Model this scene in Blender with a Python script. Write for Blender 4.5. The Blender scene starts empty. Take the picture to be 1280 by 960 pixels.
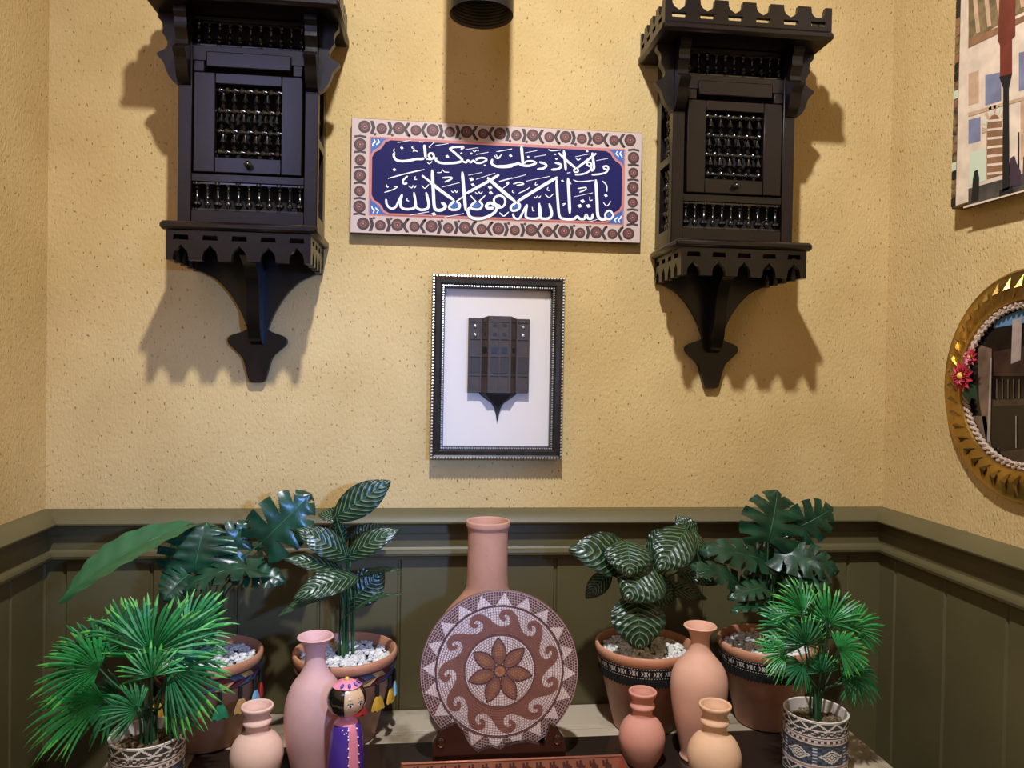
import bpy, math, random
import numpy as np
from mathutils import Vector, Matrix
random.seed(7)
C = bpy.context.scene.collection
SC = bpy.context.scene
PI = math.pi
# ------------------------------------------------------------------ camera
CAM = Vector((0, -1.6, 1.40)); FPX = 960.0
def cam_rot(yaw, pitch, roll):
    cy, sy, cp, sp = math.cos(yaw), math.sin(yaw), math.cos(pitch), math.sin(pitch)
    f = Vector((sy*cp, cy*cp, -sp)); r = Vector((cy, -sy, 0)); u = r.cross(f)
    c, s = math.cos(roll), math.sin(roll)
    return c*r + s*u, -s*r + c*u, f
RIGHT, UP, FWD = cam_rot(math.radians(6.35), math.radians(.87), math.radians(.97))
cd = bpy.data.cameras.new('camera'); cam = bpy.data.objects.new('camera', cd); C.objects.link(cam)
cd.sensor_width = 36; cd.lens = FPX/1280*36; cd.clip_start = .05
m = Matrix((RIGHT, UP, -FWD)).transposed().to_4x4(); m.translation = CAM
cam.matrix_world = m; SC.camera = cam
def at(x, y, Y):            # pixel of the photograph -> point on the vertical plane at depth Y
    d = RIGHT*((x-640)/FPX) - UP*((y-480)/FPX) + FWD
    return CAM + d*((Y-CAM.y)/d.y)
def at_x(x, y, X):
    d = RIGHT*((x-640)/FPX) - UP*((y-480)/FPX) + FWD
    return CAM + d*((X-CAM.x)/d.x)
# ------------------------------------------------------------------ light
def lin(h):
    h = h.lstrip('#'); v = [int(h[i:i+2], 16)/255 for i in (0, 2, 4)]
    return [x/12.92 if x <= .04045 else ((x+.055)/1.055)**2.4 for x in v]
w = bpy.data.worlds.new('world'); SC.world = w; w.use_nodes = True
w.node_tree.nodes['Background'].inputs[0].default_value = (.92, .82, .66, 1)
w.node_tree.nodes['Background'].inputs[1].default_value = .25
def spot(name, loc, target, power, color, cone, blend, radius):
    l = bpy.data.lights.new(name, 'SPOT'); l.energy = power; l.color = color
    l.spot_size = math.radians(cone); l.spot_blend = blend; l.shadow_soft_size = radius
    o = bpy.data.objects.new(name, l); C.objects.link(o); o.location = loc
    o.rotation_euler = (Vector(target)-Vector(loc)).to_track_quat('-Z', 'Y').to_euler()
    return o
spot('ceiling_spotlight', (.06, -1.15, 2.87), (.62, -1.0, 0), 189, (.96, 1.0, 1.08), 176, 1.0, .035)
spot('cool_screen_light', (.60, -1.9, 1.55), (-.22, 0, 1.22), 135, (.20, .40, 1.0), 33, 1.0, .05)
al = bpy.data.lights.new('blue_sheen_light', 'AREA'); al.energy = 4.5; al.color = (.42, .48, 1.0); al.size = .45  # unseen area light, added for the blue sheen on the left cabinet
ao = bpy.data.objects.new('blue_sheen_light', al); C.objects.link(ao); ao.location = (-.70, -1.40, 2.25)
ao.rotation_euler = (Vector((-.36, -.11, 1.86))-Vector((-.70, -1.40, 2.25))).to_track_quat('-Z', 'Y').to_euler()
vs = SC.view_settings
vs.view_transform = 'Standard'; vs.look = 'None'; vs.gamma = 1; vs.use_curve_mapping = False; vs.exposure = 0.0
# ------------------------------------------------------------------ materials
def mat(name, col, rough=.6, var=.0, vscale=20, bump=.0, bscale=60, metal=0., coat=0., spec=.5, col2=None, lo=.35, hi=.65):
    mt = bpy.data.materials.new(name); mt.use_nodes = True
    nt = mt.node_tree; b = nt.nodes['Principled BSDF']
    c = lin(col); b.inputs['Base Color'].default_value = (*c, 1)
    b.inputs['Roughness'].default_value = rough; b.inputs['Metallic'].default_value = metal
    b.inputs['Coat Weight'].default_value = coat; b.inputs['Coat Roughness'].default_value = .12
    b.inputs['Specular IOR Level'].default_value = spec
    tc = nt.nodes.new('ShaderNodeTexCoord')
    if var or col2:
        n = nt.nodes.new('ShaderNodeTexNoise'); n.inputs['Scale'].default_value = vscale; n.inputs['Detail'].default_value = 4
        nt.links.new(tc.outputs['Object'], n.inputs['Vector'])
        r = nt.nodes.new('ShaderNodeValToRGB'); r.color_ramp.elements[0].position = lo; r.color_ramp.elements[1].position = hi
        c2 = lin(col2) if col2 else [x*(1-var) for x in c]
        r.color_ramp.elements[0].color = (*c2, 1); r.color_ramp.elements[1].color = (*[min(1, x*(1+var*.6)) for x in c], 1)
        nt.links.new(n.outputs['Fac'], r.inputs['Fac']); nt.links.new(r.outputs['Color'], b.inputs['Base Color'])
    if bump:
        n2 = nt.nodes.new('ShaderNodeTexNoise'); n2.inputs['Scale'].default_value = bscale; n2.inputs['Detail'].default_value = 5
        nt.links.new(tc.outputs['Object'], n2.inputs['Vector'])
        bp = nt.nodes.new('ShaderNodeBump'); bp.inputs['Strength'].default_value = bump; bp.inputs['Distance'].default_value = .003
        nt.links.new(n2.outputs['Fac'], bp.inputs['Height']); nt.links.new(bp.outputs['Normal'], b.inputs['Normal'])
    return mt
def plaster_mat():
    mt = bpy.data.materials.new('mustard_plaster'); mt.use_nodes = True; nt = mt.node_tree; b = nt.nodes['Principled BSDF']
    L = nt.links.new; N = nt.nodes.new
    b.inputs['Roughness'].default_value = .75; b.inputs['Specular IOR Level'].default_value = .25
    tc = N('ShaderNodeTexCoord')
    n = N('ShaderNodeTexNoise'); n.inputs['Scale'].default_value = 5; n.inputs['Detail'].default_value = 6; L(tc.outputs['Object'], n.inputs['Vector'])
    r = N('ShaderNodeValToRGB'); r.color_ramp.elements[0].position = .3; r.color_ramp.elements[1].position = .72
    r.color_ramp.elements[0].color = (*lin('BE9F67'), 1); r.color_ramp.elements[1].color = (*lin('CDB078'), 1); L(n.outputs['Fac'], r.inputs['Fac'])
    # small dark pits where grit was dragged through the plaster
    mp = N('ShaderNodeMapping'); mp.inputs['Scale'].default_value = (1, 1, .55); L(tc.outputs['Object'], mp.inputs['Vector'])
    n2 = N('ShaderNodeTexNoise'); n2.inputs['Scale'].default_value = 190; n2.inputs['Detail'].default_value = 2; L(mp.outputs['Vector'], n2.inputs['Vector'])
    r2 = N('ShaderNodeValToRGB'); r2.color_ramp.elements[0].position = .655; r2.color_ramp.elements[1].position = .72; L(n2.outputs['Fac'], r2.inputs['Fac'])
    mx = N('ShaderNodeMixRGB'); mx.inputs['Color2'].default_value = (*lin('75572A'), 1); L(r.outputs['Color'], mx.inputs['Color1'])
    mu = N('ShaderNodeMath'); mu.operation = 'MULTIPLY'; mu.inputs[1].default_value = .7; L(r2.outputs['Color'], mu.inputs[0]); L(mu.outputs[0], mx.inputs['Fac'])
    L(mx.outputs['Color'], b.inputs['Base Color'])
    n3 = N('ShaderNodeTexNoise'); n3.inputs['Scale'].default_value = 210; n3.inputs['Detail'].default_value = 4; L(mp.outputs['Vector'], n3.inputs['Vector'])
    ad = N('ShaderNodeMath'); ad.operation = 'SUBTRACT'; L(n3.outputs['Fac'], ad.inputs[0]); L(r2.outputs['Color'], ad.inputs[1])
    bp = N('ShaderNodeBump'); bp.inputs['Strength'].default_value = .6; bp.inputs['Distance'].default_value = .003
    L(ad.outputs[0], bp.inputs['Height']); L(bp.outputs['Normal'], b.inputs['Normal'])
    return mt
def stripe_leaf_mat(name, base, line):
    mt = bpy.data.materials.new(name); mt.use_nodes = True; nt = mt.node_tree; b = nt.nodes['Principled BSDF']
    L = nt.links.new; N = nt.nodes.new
    b.inputs['Roughness'].default_value = .32
    uv = N('ShaderNodeUVMap'); uv.uv_map = 'UVMap'; sp = N('ShaderNodeSeparateXYZ'); L(uv.outputs['UV'], sp.inputs[0])
    def M(op, a, bb=None):
        k = N('ShaderNodeMath'); k.operation = op
        for i, x in enumerate((a, bb)):
            if x is None: continue
            if isinstance(x, (int, float)): k.inputs[i].default_value = x
            else: L(x, k.inputs[i])
        return k.outputs[0]
    au = M('ABSOLUTE', M('SUBTRACT', sp.outputs['X'], .5))            # 0 midrib .. 0.5 edge
    q = M('SUBTRACT', sp.outputs['Y'], M('MULTIPLY', M('POWER', au, 1.4), .75))
    s = M('SINE', M('MULTIPLY', q, 2*PI*9))
    fade = M('MULTIPLY', M('SUBTRACT', .47, au), 8)
    k = N('ShaderNodeMath'); k.operation = 'MULTIPLY'; k.use_clamp = True
    r = N('ShaderNodeValToRGB'); r.color_ramp.elements[0].position = .72; r.color_ramp.elements[1].position = 1.0; L(s, r.inputs['Fac'])
    fc = N('ShaderNodeMath'); fc.operation = 'MINIMUM'; fc.use_clamp = True; L(fade, fc.inputs[0]); fc.inputs[1].default_value = .8
    L(r.outputs['Color'], k.inputs[0]); L(fc.outputs[0], k.inputs[1])
    mx = N('ShaderNodeMixRGB'); mx.inputs['Color1'].default_value = (*lin(base), 1); mx.inputs['Color2'].default_value = (*lin(line), 1)
    L(k.outputs[0], mx.inputs['Fac']); L(mx.outputs['Color'], b.inputs['Base Color'])
    bp = N('ShaderNodeBump'); bp.inputs['Strength'].default_value = .25; bp.inputs['Distance'].default_value = .002
    L(s, bp.inputs['Height']); L(bp.outputs['Normal'], b.inputs['Normal'])
    return mt
M = dict(
    plaster=plaster_mat(),
    olive=mat('olive_paint', '5A5132', .5, .10, 6, .08, 90),
    ceiling=mat('cream_ceiling', 'B8AD98', .9), floor=mat('brown_floor', '5A4636', .6, .2, 5),
    wood=mat('espresso_wood', '100706', .33, .35, 30, .08, 120, coat=.10, spec=.35),
    woodb=mat('turned_espresso_wood', '0F0A08', .2, .2, 40, coat=.5),
    inner_shade=mat('painted_inner_shade', '0B0807', .9),
    marble=mat('veined_marble', 'C2B197', .22, col2='8C7A62', vscale=9, lo=.38, hi=.55),
    marble_dark=mat('brown_inlay', '4A3A2C', .3), glass=mat('dark_glass_top', '2C221B', .12, spec=.5),
    terra=mat('terracotta', 'B8846A', .78, .16, 14, .15, 200), terra_pot=mat('fired_pot_terracotta', 'D29A76', .42, .12, 9, .06, 150, col2='B87A58'),
    clay_pink=mat('pale_pink_clay', 'D4A69E', .72, .07, 18, .08, 220), clay_rose=mat('rose_clay', 'D6A287', .72, .07, 18, .08, 220),
    clay_red=mat('red_clay', 'D0907A', .72, .08, 18, .08, 220), clay_sand=mat('sand_clay', 'DDB089', .72, .07, 18, .08, 220), clay_peach=mat('peach_clay', 'E6BCA6', .72, .07, 18, .08, 220),
    monstera=mat('monstera_green', '17402A', .3, .2, 30, .15, 90, col2='0F2C1C'),
    monstera_light=mat('monstera_lit', '2A5A34', .42, .15, 30),  # lighter copy of the leaf green, with the lit look put into the colour
    calathea=stripe_leaf_mat('striped_leaf', '10291A', '75925A'),
    stem=mat('green_stem', '2C5A34', .5, .2, 40), stem_dark=mat('dark_green_stem', '1C4026', .45),
    palm=mat('palm_green', '2C8440', .45, .25, 25), palm_tip=mat('palm_tip_green', '58AA46', .5, .25, 25), palm_dark=mat('palm_deep_green', '20683A', .45, .2, 25),
    palm_olive=mat('palm_olive_green', '3F6A20', .5, .25, 25),
    gravel=mat('white_gravel', 'E0DBD2', .7, .3, 60), soil=mat('brown_moss', '6A573A', .9, .5, 90, .5, 200),
    black=mat('black_cloth', '15130F', .8, .3, 200), white=mat('white_thread', 'D9D2C6', .8),
    char=mat('charcoal_print', '3B3836', .55), cream=mat('cream_ceramic', 'D8CDBE', .4), rosepr=mat('rose_print', 'B08A84', .55), bluepr=mat('slate_blue_print', '4A566B', .55),
    red=mat('red_thread', 'B4241F', .8, .2, 80), crimson=mat('crimson_thread', '5E1A20', .8, .2, 80), sky=mat('light_blue_thread', '86B8CC', .8, .2, 80), gold_thread=mat('yellow_thread', 'D6A22C', .8, .2, 80),
    green_thread=mat('green_thread', '1F7A4E', .8, .2, 80), navy_thread=mat('slate_thread', '4A546C', .8, .2, 80), tan_thread=mat('tan_thread', 'C79B62', .8, .2, 80),
    navy=mat('navy_print', '16134C', .65, .06, 12, spec=.2), prwhite=mat('white_print', 'EDEBF0', .5), prcream=mat('cream_print', 'C0A79C', .5), prbrown=mat('brown_print', '4E302A', .5), prred=mat('brick_print', '7A4A42', .5), prsalmon=mat('salmon_print', 'B8716A', .5), prblue=mat('blue_print', '2F5CA2', .5), prdark=mat('dark_print', '352629', .5),
    panel_edge=mat('panel_edge', '55483A', .6),
    frame=mat('dark_bronze_frame', '2E2823', .32, .3, 40, metal=.3), frame_bead=mat('silvered_bead', 'A8A59E', .3, metal=.8), frame_inner=mat('black_frame_lip', '1C1A1A', .35),
    mount=mat('white_mount', 'D3C7BC', .85), model=mat('brown_model_wood', '3B2E25', .62, .15, 60), model_dark=mat('dark_model_wood', '2A211A', .6), model_black=mat('black_model_corbel', '121212', .5),
    gold=mat('antique_gold', 'B8924A', .28, .25, 14, .2, 60, metal=.9), gold_dark=mat('shaded_gold', '8A6A34', .4, metal=.8),
    rope=mat('beige_rope', 'B49A84', .8, .2, 60), petal=mat('crimson_petal', 'B32A3C', .6), petal2=mat('pink_petal', 'D97A8C', .6), pollen=mat('yellow_pollen', 'E0B24A', .6),
    shade=mat('black_metal_shade', '211F1E', .4, metal=.4), shade_in=mat('brown_shade_lining', '4A3626', .6), bulb=mat('unlit_spiral_bulb', 'C9B79E', .35),
    copper=mat('copper', 'C47F66', .3, .15, 20, metal=.85), copper_dark=mat('engraved_copper', '4E2A22', .5, metal=.5),
    stand=mat('varnished_brown_wood', '2A130D', .2, .3, 30, coat=.6),
    t_white=mat('white_tessera', 'EFE2DF', .4), t_brown=mat('brown_tessera', '8F5C4A', .42, .15, 60), t_dark=mat('dark_tessera', '4A2C2A', .42), t_tan=mat('tan_tessera', 'A97348', .42, .2, 60), t_maroon=mat('maroon_tessera', '5E3C3A', .42), grout_light=mat('pale_grout', 'B99C96', .7), grout=mat('mauve_grout', '7E5854', .7), plate_back=mat('plate_rim', '6B4840', .6),
    skin=mat('painted_wood_face', 'D3AE86', .35, coat=.5), hair=mat('black_lacquer', '0C0B0C', .15, coat=.8), pink=mat('pink_paint', 'E58BA0', .35, coat=.4), purple=mat('purple_paint', '4B2C92', .35, coat=.4), white_paint=mat('white_paint', 'F2ECEC', .4),
    p_sky=mat('canvas_sky', 'CDB79C', .6), p_wall=mat('canvas_pale_wall', 'D9C0A4', .6, .15, 30), p_wall2=mat('canvas_tan_wall', 'BE9A78', .6, .2, 30), p_awn=mat('canvas_awning', '7A6542', .6, .4, 60), p_red=mat('canvas_oxblood', '6E2E20', .5, .2, 30), p_black=mat('canvas_black', '1C1A18', .5), p_blue=mat('canvas_grey_blue', '77788A', .6, .2, 40), p_ground=mat('canvas_ground', '4A4238', .6, .4, 40), p_arch=mat('canvas_brown', '8A6242', .6, .2, 40), p_border=mat('canvas_border', '8A6A3C', .7, col2='2E2A22', vscale=60), p_plum=mat('canvas_plum', '3E2A34', .6), p_pale=mat('canvas_pale_green', 'C4C8A8', .6),
    m_dark=mat('picture_black', '17120F', .12, .4, 30), m_brown=mat('picture_brown', '3A2A20', .12, .3, 40), m_sky=mat('picture_sky', '5B7F9E', .12), m_pale=mat('picture_pale', '9C8A7C', .12, .2, 40), m_tan=mat('picture_tan', '6E5744', .12, .3, 40), leafdk=mat('dark_leaf', '1B3320', .5),
)
# ------------------------------------------------------------------ mesh builder
class MB:
    def __init__(s): s.v = []; s.f = []; s.mi = []; s.mats = []; s.uv = {}
    def slot(s, m):
        m = M[m] if isinstance(m, str) else m
        if m not in s.mats: s.mats.append(m)
        return s.mats.index(m)
    def add(s, vs, fs, m):
        o = len(s.v); k = s.slot(m)
        s.v += [tuple(v) for v in vs]
        for f in fs: s.f.append(tuple(i+o for i in f)); s.mi.append(k)
        return o
    def box(s, lo, hi, m, bev=0):
        (x0, y0, z0), (x1, y1, z1) = lo, hi
        if bev:
            b = min(bev, .49*min(abs(x1-x0), abs(y1-y0), abs(z1-z0)))
            vs = []; idx = {}
            for a in (0, 1):
                for bb in (0, 1):
                    for c in (0, 1):
                        p = [x1 if a else x0, y1 if bb else y0, z1 if c else z0]; sg = [-1 if a else 1, -1 if bb else 1, -1 if c else 1]
                        for ax in range(3):
                            q = list(p)
                            for o2 in range(3):
                                if o2 != ax: q[o2] += sg[o2]*b
                            idx[a, bb, c, ax] = len(vs); vs.append(q)
            fs = []
            for ax in range(3):
                o1, o2 = [(1, 2), (0, 2), (0, 1)][ax]
                for e in (0, 1):
                    loop = []
                    for (p, q) in ((0, 0), (1, 0), (1, 1), (0, 1)):
                        k = [0, 0, 0]; k[ax] = e; k[o1] = p; k[o2] = q; loop.append(idx[(*k, ax)])
                    fs.append(loop)
            for ax in range(3):
                o1, o2 = [(1, 2), (0, 2), (0, 1)][ax]
                for p in (0, 1):
                    for q in (0, 1):
                        k0 = [0, 0, 0]; k0[o1] = p; k0[o2] = q; k1 = list(k0); k1[ax] = 1
                        fs.append([idx[(*k0, o1)], idx[(*k1, o1)], idx[(*k1, o2)], idx[(*k0, o2)]])
            for a in (0, 1):
                for bb in (0, 1):
                    for c in (0, 1): fs.append([idx[a, bb, c, 0], idx[a, bb, c, 1], idx[a, bb, c, 2]])
            return s.add(vs, fs, m)
        v = [(x0, y0, z0), (x1, y0, z0), (x1, y1, z0), (x0, y1, z0), (x0, y0, z1), (x1, y0, z1), (x1, y1, z1), (x0, y1, z1)]
        return s.add(v, [(0, 3, 2, 1), (4, 5, 6, 7), (0, 1, 5, 4), (1, 2, 6, 5), (2, 3, 7, 6), (3, 0, 4, 7)], m)
    def lathe(s, prof, m, c=(0, 0, 0), seg=40, axis='z', cap=True, tilt=None):
        vs = []; fs = []; c = Vector(c); n = len(prof)
        for (r, h) in prof:
            for k in range(seg):
                a = 2*PI*k/seg; x, y = r*math.cos(a), r*math.sin(a)
                p = {'z': (x, y, h), 'x': (h, x, y), 'y': (x, h, y)}[axis]
                vs.append(c + Vector(p) if tilt is None else c + tilt @ Vector(p))
        for i in range(n-1):
            for k in range(seg):
                k2 = (k+1) % seg; fs.append((i*seg+k, i*seg+k2, (i+1)*seg+k2, (i+1)*seg+k))
        if cap:
            fs.append(tuple(range(seg))[::-1]); fs.append(tuple((n-1)*seg+k for k in range(seg)))
        return s.add(vs, fs, m)
    def ball(s, c, r, m, seg=10, rings=6, sc=(1, 1, 1)):
        c = Vector(c); vs = [c+Vector((0, 0, -r*sc[2]))]; fs = []
        for i in range(1, rings):
            t = -PI/2+PI*i/rings
            for k in range(seg):
                a = 2*PI*k/seg; vs.append(c+Vector((r*sc[0]*math.cos(t)*math.cos(a), r*sc[1]*math.cos(t)*math.sin(a), r*sc[2]*math.sin(t))))
        vs.append(c+Vector((0, 0, r*sc[2]))); L = len(vs)-1
        for k in range(seg):
            k2 = (k+1) % seg
            fs.append((0, 1+k2, 1+k)); fs.append((L, L-seg+k, L-seg+k2))
            for i in range(rings-2):
                a = 1+i*seg; fs.append((a+k, a+k2, a+seg+k2, a+seg+k))
        return s.add(vs, fs, m)
    def tube(s, pts, r, m, seg=8):
        pts = [Vector(p) for p in pts]; n = len(pts); vs = []; fs = []
        rs = r if isinstance(r, (list, tuple)) else [r]*n
        ref = Vector((.31, .17, .93)).normalized(); t0 = (pts[1]-pts[0]).normalized()
        if abs(ref.dot(t0)) > .9: ref = Vector((1, 0, 0))
        for i in range(n):
            t = (pts[min(i+1, n-1)]-pts[max(i-1, 0)]).normalized()
            a = (ref-t*ref.dot(t)).normalized(); b = t.cross(a); ref = a
            for k in range(seg):
                q = 2*PI*k/seg; vs.append(pts[i]+(a*math.cos(q)+b*math.sin(q))*rs[i])
        for i in range(n-1):
            for k in range(seg):
                k2 = (k+1) % seg; fs.append((i*seg+k, i*seg+k2, (i+1)*seg+k2, (i+1)*seg+k))
        fs.append(tuple(range(seg))[::-1]); fs.append(tuple((n-1)*seg+k for k in range(seg)))
        return s.add(vs, fs, m)
    def prism(s, out, f0, f1, m):
        """out: list of 2-D points; f0,f1 map a 2-D point to the two faces"""
        n = len(out); vs = [f0(*p) for p in out]+[f1(*p) for p in out]
        fs = [tuple(range(n))[::-1], tuple(range(n, 2*n))]+[(i, (i+1) % n, n+(i+1) % n, n+i) for i in range(n)]
        return s.add(vs, fs, m)
    def flat(s, pts, fn, m):
        return s.add([fn(*p) for p in pts], [tuple(range(len(pts)))], m)
    def ribbon(s, pts, wd, fn, m, taper=True):
        p = [Vector(q) for q in pts]; n = len(p); vs = []
        for i in range(n):
            t = (p[min(i+1, n-1)]-p[max(i-1, 0)]); t = t.normalized() if t.length > 1e-9 else Vector((1, 0))
            k = wd/2*(1 if not taper else (.55 if i in (0, n-1) else 1)); nn = Vector((-t.y, t.x))*k
            vs += [fn(*(p[i]+nn)), fn(*(p[i]-nn))]
        return s.add(vs, [(2*i, 2*i+1, 2*i+3, 2*i+2) for i in range(n-1)], m)
    def build(s, name, parent=None, smooth=True, angle=38):
        me = bpy.data.meshes.new(name); me.from_pydata(s.v, [], s.f)
        for m in s.mats: me.materials.append(m)
        me.polygons.foreach_set('material_index', s.mi)
        if s.uv:
            ul = me.uv_layers.new(name='UVMap')
            for l in me.loops: ul.data[l.index].uv = s.uv.get(l.vertex_index, (.5, .5))
        me.update()
        import bmesh
        bm = bmesh.new(); bm.from_mesh(me); bmesh.ops.recalc_face_normals(bm, faces=bm.faces); bm.to_mesh(me); bm.free()
        if smooth:
            me.polygons.foreach_set('use_smooth', [True]*len(me.polygons)); me.set_sharp_from_angle(angle=math.radians(angle))
        o = bpy.data.objects.new(name, me); C.objects.link(o)
        if parent is not None: o.parent = parent
        return o
def tag(o, label, cat, group=None, kind=None):
    o['label'] = label; o['category'] = cat
    if group: o['group'] = group
    if kind: o['kind'] = kind
    return o
def thing(name, loc, label, cat, group=None, rz=0):
    o = bpy.data.objects.new(name, None); C.objects.link(o); o.location = loc; o.rotation_euler.z = rz; o.empty_display_size = .05
    return tag(o, label, cat, group)
def struct(mb, name, **k):
    o = mb.build(name, **k); o['kind'] = 'structure'; return o
def smooth_line(pts, n=5):
    """Catmull-Rom through 2-D or 3-D points"""
    P = [Vector(p) for p in pts]
    if len(P) < 3: return P
    Q = [P[0]*2-P[1]]+P+[P[-1]*2-P[-2]]; out = []
    for i in range(1, len(Q)-2):
        a, b, c, d = Q[i-1:i+3]
        for k in range(n):
            t = k/n; out.append(.5*((2*b)+(c-a)*t+(2*a-5*b+4*c-d)*t*t+(3*b-a-3*c+d)*t**3))
    out.append(P[-1]); return out
def copy_tree(o, parent=None):
    c = o.copy(); C.objects.link(c)
    if parent is not None: c.parent = parent
    for ch in list(o.children): copy_tree(ch, c)
    return c
# ------------------------------------------------------------------ the room
XL, XR, YF, ZC = -.742, 1.010, -2.6, 2.98
m_ = MB(); m_.box((XL-.1, 0, 0), (XR+.1, .1, ZC), 'plaster'); struct(m_, 'wall_back', smooth=False)
m_ = MB(); m_.box((XL-.1, YF, 0), (XL, 0, ZC), 'plaster'); struct(m_, 'wall_left', smooth=False)
m_ = MB(); m_.box((XR, YF, 0), (XR+.1, 0, ZC), 'plaster'); struct(m_, 'wall_right', smooth=False)
m_ = MB(); m_.box((XL-.1, YF, -.1), (XR+.1, .1, 0), 'floor'); struct(m_, 'floor', smooth=False)
m_ = MB(); m_.box((XL-.1, YF, ZC), (XR+.1, .1, ZC+.1), 'ceiling'); struct(m_, 'ceiling', smooth=False)
RAIL = [(0, 1.116), (.005, 1.1168), (.016, 1.1125), (.026, 1.1055), (.033, 1.0975), (.037, 1.0925), (.0365, 1.0895), (.030, 1.0885), (.013, 1.0885), (.009, 1.080), (.009, 1.066), (.012, 1.062), (.012, 1.037), (.015, 1.033), (.022, 1.031), (.0235, 1.026), (.022, 1.0205), (.016, 1.018), (.008, 1.0165), (.0072, 1.010), (0, 1.010)]
def rail(name, fn):          # fn(out, z, end) -> point, mitred into the corner
    m_ = MB(); vs = [fn(o, z, e) for e in (0, 1) for o, z in RAIL]; n = len(RAIL)
    m_.add(vs, [(i, i+1, n+i+1, n+i) for i in range(n-1)]+[tuple(range(n)), tuple(range(n, 2*n))[::-1]], 'olive'); struct(m_, name, angle=25)
rail('trim_1', lambda o, z, e: (XR-o if e else XL+o, -o, z))
rail('trim_2', lambda o, z, e: (XL+o, -o if e else YF, z))
rail('trim_3', lambda o, z, e: (XR-o, -o if e else YF, z))
def boards(name, a, b, grooves, fn):      # tongue-and-groove boards under the rail
    pts = [(a, .005)]
    for g in sorted(grooves):
        if a+.01 < g < b-.01: pts += [(g-.0045, .005), (g-.0015, .0005), (g+.0015, .0005), (g+.0045, .005)]
    pts.append((b, .005)); m_ = MB(); n = len(pts)
    vs = [fn(t, o, z) for z in (0, 1.0165) for t, o in pts]
    m_.add(vs, [(i, i+1, n+i+1, n+i) for i in range(n-1)], 'olive'); struct(m_, name, smooth=False)
boards('trim_4', XL, XR, [-.703+.1633*k for k in range(11)], lambda t, o, z: (t, -o, z))
boards('trim_5', YF, 0, [-.136-.16*k for k in range(15)]+[-.012], lambda t, o, z: (XL+o, t, z))
boards('trim_6', YF, 0, [-.061-.16*k for k in range(16)], lambda t, o, z: (XR-o, t, z))
# ------------------------------------------------------------------ the table
ZB, ZG = .698, .697          # marble border and the dark glass let into it
TX0, TX1, TY0 = -.552, .848, -.66
t = thing('console_table', (.148, -.34, 0), 'marble-bordered console table with a dark glass top along the panelled wall', 'table')
def T(x, y, z): return (x-.148, y+.34, z)
m_ = MB()
def frame_ring(m_, out, inn, z0, z1, mm):
    for (x0, y0, x1, y1) in ((out[0], inn[3], out[2], out[3]), (out[0], out[1], out[2], inn[1]), (out[0], inn[1], inn[0], inn[3]), (inn[2], inn[1], out[2], inn[3])):
        m_.box(T(x0, y0, z0), T(x1, y1, z1), mm, .0008)
frame_ring(m_, (TX0, TY0, TX1, -.0085), (TX0+.10, TY0+.10, TX1-.10, -.1025), .655, ZB, 'marble')
m_.build('marble_border', t)
m_ = MB(); frame_ring(m_, (TX0+.1002, TY0+.1002, TX1-.1002, -.1027), (TX0+.113, TY0+.113, TX1-.113, -.1155), .655, ZB-.0003, 'marble'); 
frame_ring(m_, (TX0+.115, TY0+.115, TX1-.115, -.1175), (TX0+.145, TY0+.145, TX1-.145, -.1475), .655, ZB-.0005, 'marble')
frame_ring(m_, (TX0+.1002, TY0+.1002, TX1-.1002, -.1027), (TX0+.12, TY0+.12, TX1-.12, -.12), .652, ZB-.002, 'marble_dark')
m_.build('inner_moulding', t)
m_ = MB(); m_.box(T(TX0+.145, TY0+.145, .66), T(TX1-.145, -.1475, ZG), 'glass', .001); m_.build('glass_panel', t)
m_ = MB(); frame_ring(m_, (TX0+.03, TY0+.03, TX1-.03, -.03), (TX0+.055, TY0+.055, TX1-.055, -.055), .56, .654, 'stand'); m_.build('apron', t)
for sx in (TX0+.03, TX1-.09):
    for sy in (TY0+.03, -.09):
        m_ = MB(); m_.box(T(sx, sy, 0), T(sx+.06, sy+.06, .56), 'stand', .006); m_.build('leg', t)
# ------------------------------------------------------------------ carved lattice cabinets
def rod(m_, axis, c, L, r, n, m='woodb', alt=0):
    """turned rod of n beads, centred on c"""
    prof = [(r*.45, -L/2)]
    for i in range(n):
        h0 = -L/2+L*i/n; d = L/n; R = r*(1 if (i+alt) % 2 == 0 else .72)
        prof += [(r*.45, h0+d*.08), (R*.85, h0+d*.28), (R, h0+d*.5), (R*.85, h0+d*.72), (r*.45, h0+d*.92)]
    prof.append((r*.45, L/2)); m_.lathe(prof, m, c, 9, axis)
def spindle(m_, x, y, z0, z1, r, m='woodb'):
    L = z1-z0
    m_.lathe([(r*.8, z0), (r*.8, z0+L*.05), (r*.4, z0+L*.09), (r, z0+L*.2), (r*.95, z0+L*.28), (r*.45, z0+L*.36), (r*.62, z0+L*.42), (r*.36, z0+L*.48), (r*.30, z0+L*.72), (r*.6, z0+L*.78), (r*.4, z0+L*.84), (r*.85, z0+L*.92), (r*.8, z1)], m, (x, y, 0), 10)
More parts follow.
